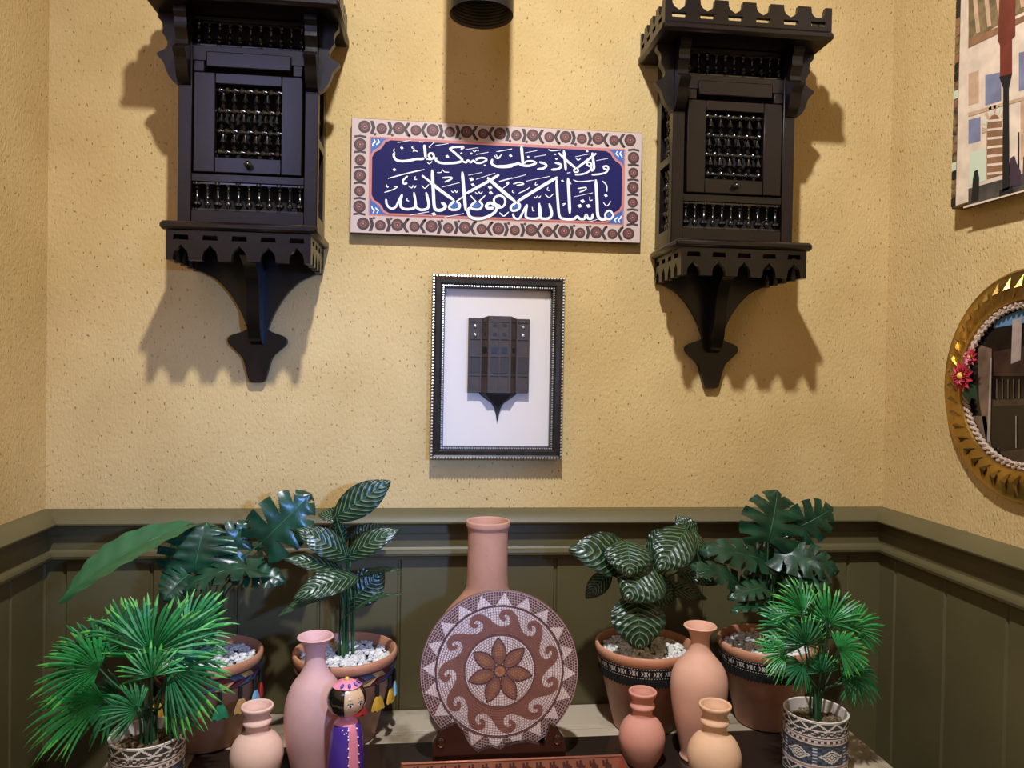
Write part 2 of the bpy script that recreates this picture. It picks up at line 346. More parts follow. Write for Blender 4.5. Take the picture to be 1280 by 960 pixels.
def fretboard(m_, L, top, n, fn0, fn1, up):
    """board with a row of slots and a scalloped free edge. u along, v away from the fixed edge"""
    d = L/n; s = 1 if up else -1
    def P(pts): m_.prism([(u, top+s*v) for u, v in pts], fn0, fn1, 'wood')
    H = .045 if up else .053
    P([(-L/2, 0), (L/2, 0), (L/2, .008), (-L/2, .008)])
    for i in range(n+1):
        a = -L/2+d*(i-.5)+d*.24; b = -L/2+d*(i+.5)-d*.24
        a, b = max(a, -L/2), min(b, L/2); P([(a, .008), (b, .008), (b-.0015 if i < n else b, .017), (a+.0015 if i else a, .017)])
    pts = [(-L/2, .017), (L/2, .017)]
    if up:
        pts.append((L/2, H))
        for i in range(n-1, -1, -1):
            c = -L/2+d*(i+.5)
            pts += [(c+d*.26, H), (c+d*.24, H-.011), (c+d*.17, H-.017), (c, H-.023), (c-d*.17, H-.017), (c-d*.24, H-.011), (c-d*.26, H)]
        pts.append((-L/2, H))
    else:
        pts.append((L/2, H))
        for i in range(n-1, -1, -1):
            c = -L/2+d*(i+.5)
            pts += [(c+d*.27, H), (c+d*.25, H-.010), (c+d*.20, H-.017), (c+d*.09, H-.022), (c, H-.028), (c-d*.09, H-.022), (c-d*.20, H-.017), (c-d*.25, H-.010), (c-d*.27, H)]
        pts.append((-L/2, H))
    # split between scallops into convex-ish columns so the caps stay clean
    P(pts)
BR = [(0, .392), (.036, .392), (.036, .382), (.029, .374), (.027, .364), (.029, .355), (.023, .347), (.019, .338), (.020, .330), (.026, .324), (.034, .320), (.0385, .317), (.036, .312), (.029, .305), (.025, .298), (.022, .288), (.017, .277), (.010, .268), (.003, .263), (0, .262)]
TAIL = [(.128, -.055), (.118, -.066), (.098, -.076), (.080, -.086), (.058, -.108), (.041, -.133), (.029, -.157), (.020, -.182), (.030, -.188), (.050, -.195), (.057, -.202), (.056, -.212), (.044, -.224), (.030, -.238), (.023, -.258), (.016, -.284), (.010, -.289)]
def make_cabinet(loc, label):
    t = thing('lattice_wall_cabinet', loc, label, 'wall cabinet', 'carved lattice cabinets on the back wall')
    m_ = MB()
    for s in (-1, 1):
        m_.box((min(s*.102, s*.127), -.110, 0), (max(s*.102, s*.127), -.090, .392), 'wood', .0015)
        m_.box((min(s*.108, s*.127), -.030, 0), (max(s*.108, s*.127), 0, .392), 'wood', .001)
        for z0, z1 in ((0, .032), (.165, .18), (.335, .392)): m_.box((min(s*.108, s*.127), -.0905, z0), (max(s*.108, s*.127), -.0295, z1), 'wood')
    for z0, z1 in ((0, .033), (.086, .101), (.3095, .338), (.384, .392)): m_.box((-.1025, -.1085, z0), (.1025, -.090, z1), 'wood', .001)
    m_.box((-.077, -.114, .297), (.077, -.1075, .326), 'wood', .002)
    m_.box((-.107, -.082, .005), (.107, -.004, .388), 'inner_shade')  # solid dark block, painted as the shade behind the lattices
    m_.build('cabinet_body', t)
    d = MB()
    for s in (-1, 1): d.box((min(s*.060, s*.0985), -.1135, .1025), (max(s*.060, s*.0985), -.098, .287), 'wood', .0015); d.box((min(s*.080, s*.0985), -.1135, .2872), (max(s*.080, s*.0985), -.098, .308), 'wood', .0015)
    d.box((-.0602, -.1135, .267), (.0602, -.098, .287), 'wood', .0015); d.box((-.0602, -.1135, .1025), (.0602, -.098, .1315), 'wood', .0015)
    door = d.build('door', t)
    k = MB(); k.lathe([(.0025, 0), (.0025, -.005), (.006, -.007), (.007, -.011), (.004, -.015), (.0005, -.016)], 'woodb', (.002, -.1135, .117), 14, 'y'); k.build('knob', door)
    l = MB()
    rows = (.142, .181, .219, .257)
    for i, z in enumerate(rows): rod(l, 'x', (0, -.105, z), .119, .0078, 9, alt=i)
    for i in range(3):
        for j in range(6):
            x = -.05+.02*j+(.0 if i % 2 else .003)
            z0, z1 = rows[i], rows[i+1]; L = z1-z0
            l.lathe([(.002, z0+.003), (.0058, z0+L*.2), (.0028, z0+L*.34), (.0078, z0+L*.46), (.0030, z0+L*.76), (.0018, z1-.004)], 'woodb', (x, -.105, 0), 9)
    l.build('bead_lattice', door)
    for z0, z1 in ((.0335, .0855), (.3385, .3835)):
        s_ = MB()
        for j in range(11): spindle(s_, -.094+.0188*j, -.100, z0, z1, .0088 if j % 2 == 0 else .0062)
        s_.box((-.101, -.105, z0), (.101, -.095, z0+.003), 'woodb'); s_.box((-.101, -.105, z1-.003), (.101, -.095, z1), 'woodb')
        s_.build('spindle_panel', t)
    for s in (-1, 1):
        q = MB()
        for z0, z1 in ((.033, .164), (.181, .334)):
            n = 5
            for j in range(3): rod(q, 'z', (s*.116, -.075+.015*j, (z0+z1)/2), z1-z0, .0052, 9, alt=j)
            for i in range(n): rod(q, 'y', (s*.116, -.060, z0+(z1-z0)*(i+.5)/n), .058, .0058, 4, alt=i)
        q.build('side_lattice', t)
        b = MB(); b.prism(BR, lambda o, z: (s*(.127+o), -.112, z), lambda o, z: (s*(.127+o), -.096, z), 'wood'); b.build('bracket', t, angle=25)
        b = MB(); b.prism(BR, lambda o, z: (s*.1045, -.1105-o, z), lambda o, z: (s*.1265, -.1105-o, z), 'wood'); b.build('bracket', t, angle=25)
    r = MB(); r.box((-.172, -.178, .3925), (.172, 0, .411), 'wood', .006); roof = r.build('roof', t)
    c = MB(); fretboard(c, .334, .4112, 6, lambda u, v: (u, -.172, v), lambda u, v: (u, -.162, v), True)
    for s in (-1, 1): fretboard(c, .160, .4112, 4, lambda u, v: (s*.167, -.0815+u, v), lambda u, v: (s*.157, -.0815+u, v), True)
    c.build('cresting', roof, smooth=False)
    b = MB(); b.box((-.137, -.178, -.016), (.137, 0, -.0005), 'wood', .005); sh = b.build('base_shelf', t)
    c = MB(); fretboard(c, .252, -.0165, 5, lambda u, v: (u, -.172, v), lambda u, v: (u, -.161, v), False)
    for s in (-1, 1): fretboard(c, .158, -.0165, 4, lambda u, v: (s*.126, -.082+u, v), lambda u, v: (s*.115, -.082+u, v), False)
    c.build('scalloped_valance', sh, smooth=False)
    out = smooth_line(TAIL[:8], 3)+smooth_line(TAIL[7:], 3)[1:]
    out = [(p[0], p[1]) for p in out]
    b = MB(); full = out+[(-x, z) for x, z in reversed(out)]
    n = len(out)
    vs = []
    for y in (-.014, 0):
        for x, z in out: vs += [(x, y, z), (-x, y, z)]
    fs = []
    for i in range(n-1):
        a = 2*i; fs += [(a, a+1, a+3, a+2), (2*n+a, 2*n+a+2, 2*n+a+3, 2*n+a+1), (a, a+2, 2*n+a+2, 2*n+a), (a+1, 2*n+a+1, 2*n+a+3, a+3)]
    fs += [(0, 2*n, 2*n+1, 1), (2*n-2, 2*n-1, 4*n-1, 4*n-2)]
    b.add(vs, fs, 'wood')
    b.box((-.126, -.014, -.056), (.126, 0, -.0165), 'wood'); b.build('tail_plate', t, angle=30)
    fin = [(-.0135, -.0165), (-.120, -.0165), (-.120, -.050), (-.092, -.062), (-.072, -.082), (-.062, -.108), (-.057, -.145), (-.050, -.180), (-.040, -.200), (-.028, -.210), (-.0135, -.213)]
    b = MB(); b.prism(fin, lambda y, z: (-.012, y, z), lambda y, z: (.012, y, z), 'wood'); b.build('corbel_fin', t, angle=30)
    return t
cab = make_cabinet((-.338, 0, 1.660), 'dark carved lattice cabinet on the wall left of the blue calligraphy sign')
cab2 = copy_tree(cab); cab2.location = (.606, 0, 1.662); cab2['label'] = 'dark carved lattice cabinet on the wall right of the blue calligraphy sign'
# ------------------------------------------------------------------ calligraphy sign
SX, SZ, SW, SH = .142, 1.7915, .600, .231
t = thing('calligraphy_sign', (SX, 0, SZ), 'long navy sign with white calligraphy and a rosette border', 'sign')
m_ = MB(); m_.box((-SW/2, -.020, -SH/2), (SW/2, -.0003, SH/2), 'panel_edge', .001)
def lay(k): return lambda u, v: (u, -.0203-.0002*k, v)
def rect(m_, a, b, c, d, k, mm): m_.flat([(a, b), (c, b), (c, d), (a, d)], lay(k), mm)
rect(m_, -SW/2+.001, -SH/2+.001, SW/2-.001, SH/2-.001, 0, 'prcream')
BW = .036
rect(m_, -SW/2+BW, -SH/2+BW, SW/2-BW, SH/2-BW, 1, 'prsalmon')
iw, ih = SW/2-BW-.003, SH/2-BW-.003
rect(m_, -iw, -ih, iw, ih, 2, 'prcream')
for sx in (-1, 1):
    for sz in (-1, 1):
        m_.flat([(sx*iw, sz*ih), (sx*(iw-.034), sz*ih), (sx*(iw-.026), sz*(ih-.010)), (sx*(iw-.010), sz*(ih-.022)), (sx*iw, sz*(ih-.034))], lay(3), 'prblue')
        for q in (.006, .014): m_.ribbon([(sx*(iw-q), sz*(ih-.002)), (sx*(iw-q-.003), sz*(ih-.008)), (sx*(iw-q+.001), sz*(ih-.011)), (sx*(iw-q+.003), sz*(ih-.019+q*.4))], .003, lay(4), 'prwhite')
def octo(w_, h_, c):
    p = []
    for sx, sz in ((1, 1), (-1, 1), (-1, -1), (1, -1)):
        q = [(w_, h_-c), (w_-c*.14, h_-c*.72), (w_-c*.42, h_-c*.55), (w_-c*.55, h_-c*.42), (w_-c*.72, h_-c*.14), (w_-c, h_)]
        if sx*sz < 0: q = q[::-1]
        p += [(sx*a, sz*b) for a, b in q]
    return p
m_.flat(octo(iw+.0005, ih+.0005, .036), lay(5), 'prsalmon'); m_.flat(octo(iw-.003, ih-.003, .036), lay(6), 'navy')
def disc(m_, u, v, r, k, mm, n=16, sy=1): m_.flat([(u+r*math.cos(2*PI*i/n), v+sy*r*math.sin(2*PI*i/n)) for i in range(n)], lay(k), mm)
def rosette(u, v, s=1):
    disc(m_, u, v, .0125*s, 2, 'prdark'); disc(m_, u, v, .0108*s, 3, 'prbrown'); disc(m_, u, v, .0070*s, 4, 'prred'); disc(m_, u, v, .0038*s, 5, 'prbrown'); disc(m_, u, v, .0018*s, 6, 'prsalmon')
def lens(u, v, du, dv, bend):
    p = [(u-du-bend, v+dv), (u+du-bend, v+dv), (u+du*.5+bend, v), (u+du-bend, v-dv), (u-du-bend, v-dv), (u-du*1.5+bend, v)]
    m_.flat(p, lay(1), 'prdark')
N = 17
for sz in (-1, 1):
    v = sz*(SH/2-BW/2)
    for i in range(N):
        u = -SW/2+.026+(SW-.052)*i/(N-1); big = i % 2 == 0
        rosette(u, v+(0.001 if big else -.001), 1.0 if big else .86)
        if i < N-1: uu = u+(SW-.052)/(N-1)/2; lens(uu, v, .0034, .0135, .003 if i % 4 < 2 else -.003); disc(m_, uu+.004, v-sz*.013, .003, 1, 'prbrown', 8)
for sx in (-1, 1):
    u = sx*(SW/2-BW/2)
    for i in range(1, 6):
        v = -SH/2+.022+(SH-.044)*i/6; rosette(u, v, 1 if i % 2 else .86)
    for i in range(6):
        v = -SH/2+.022+(SH-.044)*(i+.5)/6
        m_.flat([(u-.012, v-.0025), (u, v-.0005), (u+.012, v-.0025), (u+.012, v+.002), (u, v+.004), (u-.012, v+.002)], lay(1), 'prdark')
m_.build('printed_panel', t, smooth=False)
# lettering: pen strokes measured in two halves of the sign
def conv(x0, x, y):
    p = at(x0+x/7.111, 170+y/7.111, -.0215); return (p.x-SX, p.z-SZ)
m_ = MB(); KK = [0]
def pen(x0, wd, pts, sm=True, taper=True):
    q = [conv(x0, *p) for p in pts]
    if sm and len(q) > 2: q = [tuple(p) for p in smooth_line(q, 4)]
    KK[0] += 1; k = KK[0] % 9
    m_.ribbon(q, wd/7.111*.00163, lambda u, v: (u, -.0219-.00006*k, v), 'prwhite', taper)
def dia(x0, x, y, r=13):
    KK[0] += 1; k = KK[0] % 9; m_.flat([conv(x0, x+r*dx, y+r*dy) for dx, dy in ((-1.1, -.3), (.2, -.85), (1.1, .3), (-.2, .85))], lambda u, v: (u, -.0219-.00006*k, v), 'prwhite')
def fill(x0, pts): m_.flat([conv(x0, *p) for p in pts], lambda u, v: (u, -.0217, v), 'prblue')
A, B = 460, 620
for x0, wd, pts in (
 (A, 20, [(232, 150), (230, 180), (250, 212), (300, 224), (370, 218), (430, 205), (470, 205), (500, 200)]),
 (A, 22, [(500, 78), (506, 130), (512, 195)]), (A, 14, [(455, 52), (492, 54)]),
 (A, 18, [(512, 200), (560, 206), (585, 190), (578, 160), (552, 155), (540, 178), (560, 200)]), (A, 9, [(235, 112), (228, 132), (240, 150)]),
 (A, 9, [(400, 88), (390, 105), (412, 118), (400, 138), (420, 132), (440, 140)]), (A, 9, [(545, 95), (585, 60)]),
 (A, 9, [(262, 60), (385, 38)]), (A, 9, [(600, 85), (715, 68)]), (A, 9, [(525, 230), (545, 248), (570, 225)]),
 (A, 20, [(608, 190), (605, 218), (650, 240), (730, 242), (795, 236), (838, 218), (815, 190), (770, 150), (722, 112)]),
 (A, 16, [(722, 112), (770, 100), (850, 98), (825, 118)]), (A, 16, [(838, 224), (872, 236), (888, 216), (912, 236), (936, 218), (965, 240), (1010, 238), (1060, 214)]),
 (A, 16, [(1060, 214), (1030, 196), (975, 200), (960, 218)]), (A, 9, [(865, 122), (980, 104)]), (A, 9, [(960, 166), (1070, 145)]), (A, 8, [(930, 130), (950, 140), (965, 127), (985, 135)]),
 (A, 20, [(1105, 205), (1100, 245), (1140, 270), (1210, 276), (1290, 268)]), (A, 9, [(1120, 170), (1150, 202), (1190, 160)]), (A, 9, [(1140, 140), (1280, 115)]),
 (B, 20, [(0, 270), (80, 268), (160, 254), (200, 246), (240, 262), (300, 264), (362, 240)]),
 (B, 24, [(225, 92), (232, 170), (240, 255)]), (B, 14, [(205, 88), (246, 90)]), (B, 15, [(362, 240), (325, 224), (272, 226), (250, 245)]),
 (B, 18, [(385, 232), (432, 248), (448, 266), (420, 288), (365, 296)]), (B, 9, [(20, 140), (140, 118)]), (B, 9, [(260, 150), (365, 130)]), (B, 9, [(340, 186), (445, 168)]), (B, 9, [(0, 165), (24, 200), (50, 160)]),
 (B, 18, [(522, 238), (572, 252), (578, 274), (548, 294), (490, 300)]), (B, 10, [(465, 120), (492, 132), (575, 125)]),
 (B, 22, [(602, 130), (612, 210), (620, 308)]), (B, 20, [(555, 150), (640, 230), (702, 282)]), (B, 20, [(890, 155), (800, 225), (722, 284)]), (B, 14, [(722, 282), (692, 300), (702, 322), (730, 314), (722, 286)]),
 (B, 12, [(632, 330), (662, 324)]), (B, 22, [(855, 148), (864, 220), (870, 285), (845, 312)]), (B, 15, [(845, 275), (815, 262), (808, 240), (836, 236), (848, 262), (832, 308), (780, 336), (702, 346)]),
 (B, 15, [(995, 300), (962, 292), (958, 272), (986, 268), (998, 292), (975, 325), (915, 340), (850, 346)]), (B, 9, [(890, 220), (995, 200)]), (B, 9, [(705, 185), (830, 160)]), (B, 9, [(712, 200), (730, 216), (752, 200)]),
 # lower line, right half
 (B, 17, [(1040, 695), (1010, 664), (975, 685), (972, 722), (1008, 742), (1038, 718), (1040, 695)]), (B, 26, [(985, 735), (945, 742), (915, 728), (902, 690), (896, 560), (886, 388)]),
 (B, 22, [(862, 690), (850, 732), (818, 732), (802, 700), (784, 736), (745, 736), (722, 716), (690, 738), (610, 738), (566, 715), (552, 620), (536, 372)]),
 (B, 26, [(640, 372), (648, 520), (656, 690)]), (B, 13, [(645, 390), (668, 430)]), (B, 9, [(685, 390), (740, 406), (870, 395)]), (B, 13, [(725, 468), (798, 458), (790, 480), (740, 500)]), (B, 9, [(690, 542), (860, 505)]), (B, 10, [(832, 540), (835, 572), (858, 570)]),
 (B, 12, [(945, 400), (982, 440), (985, 495)]), (B, 9, [(952, 590), (985, 622), (1022, 580)]), (B, 8, [(584, 606), (618, 600), (590, 622)]), (B, 9, [(822, 765), (905, 740)]),
 (B, 22, [(472, 600), (496, 690), (470, 730), (420, 736), (392, 715), (384, 595)]), (B, 20, [(384, 600), (398, 700), (370, 732), (310, 736), (268, 722), (264, 680), (276, 608)]), (B, 18, [(276, 608), (245, 665), (205, 735), (165, 728), (148, 690)]),
 (B, 9, [(340, 540), (352, 552), (368, 534), (380, 552), (398, 532)]), (B, 9, [(462, 455), (456, 480), (476, 486)]), (B, 9, [(436, 520), (472, 546), (510, 514)]), (B, 9, [(322, 630), (326, 664), (342, 664)]), (B, 10, [(265, 402), (480, 358)]), (B, 10, [(25, 408), (265, 345)]),
 (B, 26, [(545, 366), (370, 470), (190, 582)]), (B, 26, [(-55, 390), (60, 490), (172, 584)]), (B, 20, [(185, 585), (132, 630), (145, 664), (198, 652), (212, 612), (180, 588)]),
 (B, 12, [(152, 428), (205, 414), (248, 428), (182, 440)]), (B, 9, [(200, 510), (262, 482), (302, 455)]), (B, 9, [(55, 470), (110, 430)]), (B, 8, [(148, 480), (146, 500), (164, 506)]), (B, 8, [(356, 408), (348, 434), (370, 432)]), (B, 9, [(30, 680), (66, 712), (106, 678)]),
 # lower line, left half
 (A, 18, [(160, 560), (168, 612), (205, 645), (245, 632), (275, 575), (304, 518)]), (A, 20, [(304, 518), (288, 590), (298, 636), (345, 652), (405, 642), (424, 610), (408, 500)]), (A, 22, [(424, 630), (465, 656), (522, 648), (540, 605), (516, 500)]),
 (A, 26, [(570, 300), (580, 480), (590, 630), (620, 660), (668, 652), (688, 620), (652, 590)]), (A, 30, [(480, 352), (555, 408)]), (A, 26, [(540, 400), (650, 490), (765, 572)]), (A, 20, [(860, 530), (785, 582)]),
 (A, 20, [(770, 574), (722, 625), (740, 654), (800, 650), (816, 612), (785, 580)]), (A, 26, [(838, 318), (852, 480), (868, 665)]), (A, 24, [(1165, 345), (1040, 420), (870, 512)]),
 (A, 18, [(962, 578), (914, 622), (932, 648), (990, 650), (1016, 612), (985, 578)]), (A, 12, [(962, 582), (936, 560), (912, 528)]), (A, 12, [(985, 582), (1010, 560), (1042, 528)]),
 (A, 24, [(912, 636), (888, 660), (902, 712), (955, 736), (1030, 730), (1110, 692), (1146, 640), (1112, 606), (1080, 596), (1050, 622), (1066, 642), (1120, 640)]),
 (A, 18, [(1140, 640), (1195, 630), (1220, 590), (1205, 545), (1160, 530), (1120, 560), (1132, 604), (1176, 622)]), (A, 28, [(1060, 370), (1170, 470), (1290, 572)]),
 (A, 9, [(740, 488), (758, 502), (772, 482), (786, 502), (802, 480)]), (A, 9, [(952, 498), (972, 516), (986, 496), (1000, 514), (1018, 494)]), (A, 10, [(362, 444), (388, 462), (400, 442), (414, 460), (428, 440)]),
 (A, 12, [(178, 378), (340, 334), (500, 298)]), (A, 10, [(655, 455), (815, 415)]), (A, 11, [(370, 705), (540, 674)]), (A, 11, [(680, 722), (850, 690)]), (A, 9, [(890, 350), (1015, 324)]), (A, 9, [(960, 386), (1130, 330)]), (A, 9, [(1165, 402), (1280, 370)]),
 (A, 14, [(660, 372), (738, 368), (736, 386), (680, 410)]), (A, 8, [(612, 326), (650, 324), (664, 302), (682, 320), (722, 322)]), (A, 16, [(352, 356), (312, 395), (318, 424), (350, 420)]), (A, 9, [(422, 358), (414, 384), (436, 386)]), (A, 9, [(162, 430), (170, 456), (184, 450)]),
 (A, 10, [(145, 502), (220, 478), (262, 452), (228, 450)]), (A, 9, [(478, 440), (506, 466), (542, 430)]), (A, 9, [(350, 555), (346, 572), (366, 580)]), (A, 9, [(1170, 680), (1210, 712), (1252, 674)]), (A, 9, [(1190, 470), (1245, 430)])):
    pen(x0, wd*(1.05 if wd > 13 else .85), pts)
for x0, x, y, r in ((A, 300, 106, 15), (A, 548, 100, 9), (A, 583, 58, 9), (A, 705, 183, 17), (A, 918, 156, 11), (A, 830, 155, 11), (A, 1038, 262, 10), (B, 130, 176, 15), (B, 286, 186, 11), (B, 536, 204, 11), (B, 525, 164, 9), (B, 810, 136, 12), (B, 812, 246, 5),
 (B, 770, 580, 20), (B, 745, 622, 20), (B, 820, 622, 20), (B, 976, 530, 16), (B, 590, 400, 13), (B, 105, 415, 12), (A, 235, 300, 16), (A, 920, 385, 20), (A, 932, 434, 17), (A, 1085, 458, 20), (A, 1092, 506, 18), (A, 585, 694, 20), (A, 1240, 422, 14)):
    dia(x0, x, y, r)
fill(B, [(165, 600), (138, 632), (150, 652), (192, 640), (198, 612)]); fill(A, [(770, 585), (732, 625), (745, 642), (795, 638), (803, 610)]); fill(A, [(965, 590), (925, 622), (938, 638), (985, 638), (1002, 612)]); fill(B, [(1005, 680), (985, 700), (990, 722), (1015, 722), (1022, 700)])
m_.build('lettering', t, smooth=False)
# ------------------------------------------------------------------ framed model of a latticed bay window
FX, FZ, FW, FH = .1455, 1.4085, .272, .376
t = thing('picture_frame', (FX, 0, FZ), 'dark beaded frame holding a small brown wooden bay window on white', 'picture frame')
m_ = MB(); P = [(0, 0), (0, .026), (.004, .030), (.008, .027), (.016, .0285), (.020, .024), (.024, .023), (.026, .018), (.026, .004)]
def moulding(m_, w_, h_, prof, mm):
    vs = []
    for i, d in prof:
        for sx, sz in ((-1, -1), (1, -1), (1, 1), (-1, 1)): vs.append((sx*(w_/2-i), -.001-d, sz*(h_/2-i)))
    m_.add(vs, [(4*a+k, 4*a+(k+1) % 4, 4*a+4+(k+1) % 4, 4*a+4+k) for a in range(len(prof)-1) for k in range(4)], mm)
moulding(m_, FW, FH, P, 'frame'); m_.build('moulding', t, angle=25)
def beadline(name, w_, h_, y, r, step, mm):
    m_ = MB(); nx, nz = int(w_/step), int(h_/step)
    for i in range(nx+1):
        for s in (-1, 1): m_.ball((-w_/2+w_*i/nx, y, s*h_/2), r, mm, 6, 4)
    for i in range(1, nz):
        for s in (-1, 1): m_.ball((s*w_/2, y, -h_/2+h_*i/nz), r, mm, 6, 4)
    m_.build(name, t)
beadline('beading', FW-.005, FH-.005, -.0290, .0034, .0062, 'frame_bead'); beadline('beading', FW-.044, FH-.044, -.0262, .0021, .0048, 'frame_bead')
m_ = MB(); m_.box((-FW/2+.024, -.010, -FH/2+.024), (FW/2-.024, -.0015, FH/2-.024), 'mount'); m_.build('mount_board', t)
m_ = MB()                                   # bay window model: two flat wings and a canted three-part bay
x0, x1, z0, z1 = .084-FX, .2105-FX, 1.3575-FZ, 1.5135-FZ
plan = [(x0, .012), (x0+.027, .012), (x0+.040, .026), (x1-.040, .026), (x1-.027, .012), (x1, .012)]
top = [z1-.003, z1-.003, z1+.001, z1+.001, z1-.003, z1-.003]
n = len(plan)
vs = [(x, -.010-d, z0) for x, d in plan]+[(x, -.010-d, z) for (x, d), z in zip(plan, top)]+[(x, -.0102, z0) for x, d in plan]+[(x, -.0102, z1-.003) for x, d in plan]
m_.add(vs, [(i, i+1, n+i+1, n+i) for i in range(n-1)]+[(n+i, n+i+1, 3*n+i+1, 3*n+i) for i in range(n-1)]+[(i, 2*n+i, 2*n+i+1, i+1) for i in range(n-1)]+[(0, n, 3*n, 2*n), (n-1, 2*n-1, 4*n-1, 3*n-1)], 'model')
def face(i, a, b, z, zz, out, mm):          # a raised or sunken strip on the i-th face
    (xa, da), (xb, db) = plan[i], plan[i+1]; ax, ad = xa+(xb-xa)*a, da+(db-da)*a; bx, bd = xa+(xb-xa)*b, da+(db-da)*b
    nn = Vector((-(db-da), -(xb-xa))).normalized()*out
    m_.add([(ax, -.0103-ad, z), (bx, -.0103-bd, z), (bx, -.0103-bd, zz), (ax, -.0103-ad, zz)]+[(ax+nn.x*0, -.0103-ad-out, z), (bx, -.0103-bd-out, z), (bx, -.0103-bd-out, zz), (ax, -.0103-ad-out, zz)], [(4, 5, 6, 7), (0, 1, 5, 4), (1, 2, 6, 5), (2, 3, 7, 6), (3, 0, 4, 7)], mm)
Hm = z1-z0
for i in range(5):
    for a, b in ((.0, .10), (.90, 1.0)): face(i, a, b, z0, z1-.006, .0016, 'model')
    if i == 2: face(i, .47, .53, z0, z1-.012, .0013, 'model'); 
    for q in (0.0, .22, .47, .70, .93): face(i, 0, 1, z0+Hm*q, z0+Hm*q+.0035, .0012, 'model')
    segs = ((.12, .88),) if i != 2 else ((.12, .45), (.55, .88))
    for a, b in segs:
        face(i, a, b, z0+Hm*.26, z0+Hm*.45, .0004, 'model_dark')
        if i in (1, 2): face(i, a+.1*(b-a), b-.1*(b-a), z0+Hm*.52, z0+Hm*.60, .0004, 'model_black')
        if i == 3: face(i, a+.2*(b-a), b-.2*(b-a), z0+Hm*.53, z0+Hm*.59, .0004, 'model_black')
        if i == 2 or i == 1:
            for q in (.75, .87): face(i, (a+b)/2-.08, (a+b)/2+.08, z0+Hm*q, z0+Hm*q+.006, .0004, 'model_black')
mod = m_.build('bay_window_model', t, smooth=False)
for s in (x0+.0135, x1-.0135):
    for z in (z1-.020, z1-.038): c = MB(); c.ball((s, -.0228, z), .0038, 'frame_bead', 12, 8, (1, .45, 1)); c.build('stud', mod)
c = MB(); pr = [(0, .040), (.004, .038), (.012, .028), (.022, .0135), (.032, .0072), (.044, .0035), (.058, .0012)]
xc = (x0+x1)/2; vs = []
for d, hw in pr: vs += [(xc-hw, -.0103, z0-d-.0002), (xc-hw*.7, -.0103-.4*hw-.004, z0-d-.0002), (xc+hw*.7, -.0103-.4*hw-.004, z0-d-.0002), (xc+hw, -.0103, z0-d-.0002)]
c.add(vs, [(4*i+k, 4*i+k+1, 4*i+5+k, 4*i+4+k) for i in range(len(pr)-1) for k in range(3)]+[(0, 1, 2, 3), tuple(4*(len(pr)-1)+k for k in range(4))], 'model_black'); c.build('corbel', mod)
# ------------------------------------------------------------------ pendant lamp
t = thing('pendant_lamp', (.090, -.180, 2.055), 'black cylinder pendant lamp hanging above the calligraphy sign', 'lamp')
m_ = MB(); R = .0585
m_.lathe([(R, 0), (R, .30), (.020, .312), (.012, .33), (.012, .345)], 'shade', seg=64, cap=False); m_.build('lamp_shade', t)
m_ = MB(); m_.lathe([(R-.001, .0), (R-.0025, .002), (R-.0025, .28), (.002, .29)], 'shade_in', seg=64, cap=False)
for i in range(40): m_.lathe([(R-.0026, .004+.006*i), (R-.0034, .0055+.006*i), (R-.0026, .007+.006*i)], 'shade', seg=48, cap=False)
m_.build('shade_lining', t)
m_ = MB(); m_.lathe([(.017, .16), (.017, .29)], 'shade', seg=24); m_.build('bulb_socket', t)
m_ = MB(); sp = []
for i in range(130): a = 2*PI*i/26; rr = .021*min(1, (130-i)/40+.45)*min(1, .4+i/22); sp.append((rr*math.cos(a), rr*math.sin(a), .045+.115*i/130))
m_.tube(sp, .0055, 'bulb', 8); m_.build('spiral_bulb', t)
m_ = MB(); m_.tube([(0, 0, .34), (0, 0, ZC-2.055-.02)], .003, 'black'); m_.build('cord', t)
m_ = MB(); m_.lathe([(.045, ZC-2.055-.02), (.05, ZC-2.055-.0003)], 'shade'); m_.build('ceiling_rose', t)
# ------------------------------------------------------------------ painting on the right wall
PX_ = XR-.030
t = thing('street_painting', (XR, -.52, 2.06), 'unframed canvas of a pale arched street hung high on the right wall', 'painting')
y0, y1, zb, zt = -.243, -.80, 1.722, 2.40
def PW(p): return (p[0]-XR, p[1]+.52, p[2]-2.06)
m_ = MB(); m_.box(PW((PX_, y1, zb)), PW((XR-.0005, y0, zt)), 'p_border', .002)
def lp(k): return lambda a, z: PW((PX_-.0004-.0003*k, a, z))
def pr(px, k, mm):                   # polygon of photograph points on the canvas plane
    q = [at_x(x, y, PX_) for x, y in px]; m_.flat([(p.y, p.z) for p in q], lp(k), mm)
def pw(a, b, c, d, k, mm): m_.flat([(a, c), (b, c), (b, d), (a, d)], lp(k), mm)
ya, yb = y0-.014, y1+.004
pw(ya, yb, zb+.004, zt-.004, 0, 'p_wall')
rr = random.Random(3)
for i in range(40):                  # rough painted border strip
    z = zb+.004+i*.0168; pw(y0-.001, y0-.013, z, z+.0155, 1, rr.choice(['p_border', 'p_black', 'p_pale', 'p_arch', 'p_border']))
pr([(1211, -40), (1290, -60), (1290, 10), (1250, 30), (1211, 55)], 1, 'p_awn')
for a in range(5): pr([(1213+14*a, -40), (1218+14*a, -40), (1226+14*a, 40-8*a), (1221+14*a, 42-8*a)], 2, 'p_wall2')
pr([(1211, 50), (1290, 15), (1290, 22), (1211, 60)], 2, 'p_arch')
pr([(1211, 92), (1224, 88), (1224, 128), (1211, 132)], 1, 'p_wall2'); pr([(1232, 94), (1252, 90), (1252, 126), (1232, 132)], 1, 'p_blue')
pr([(1211, 141), (1290, 118), (1290, 122), (1211, 146)], 2, 'p_wall2'); pr([(1211, 150), (1226, 146), (1226, 176), (1211, 180)], 1, 'p_blue')
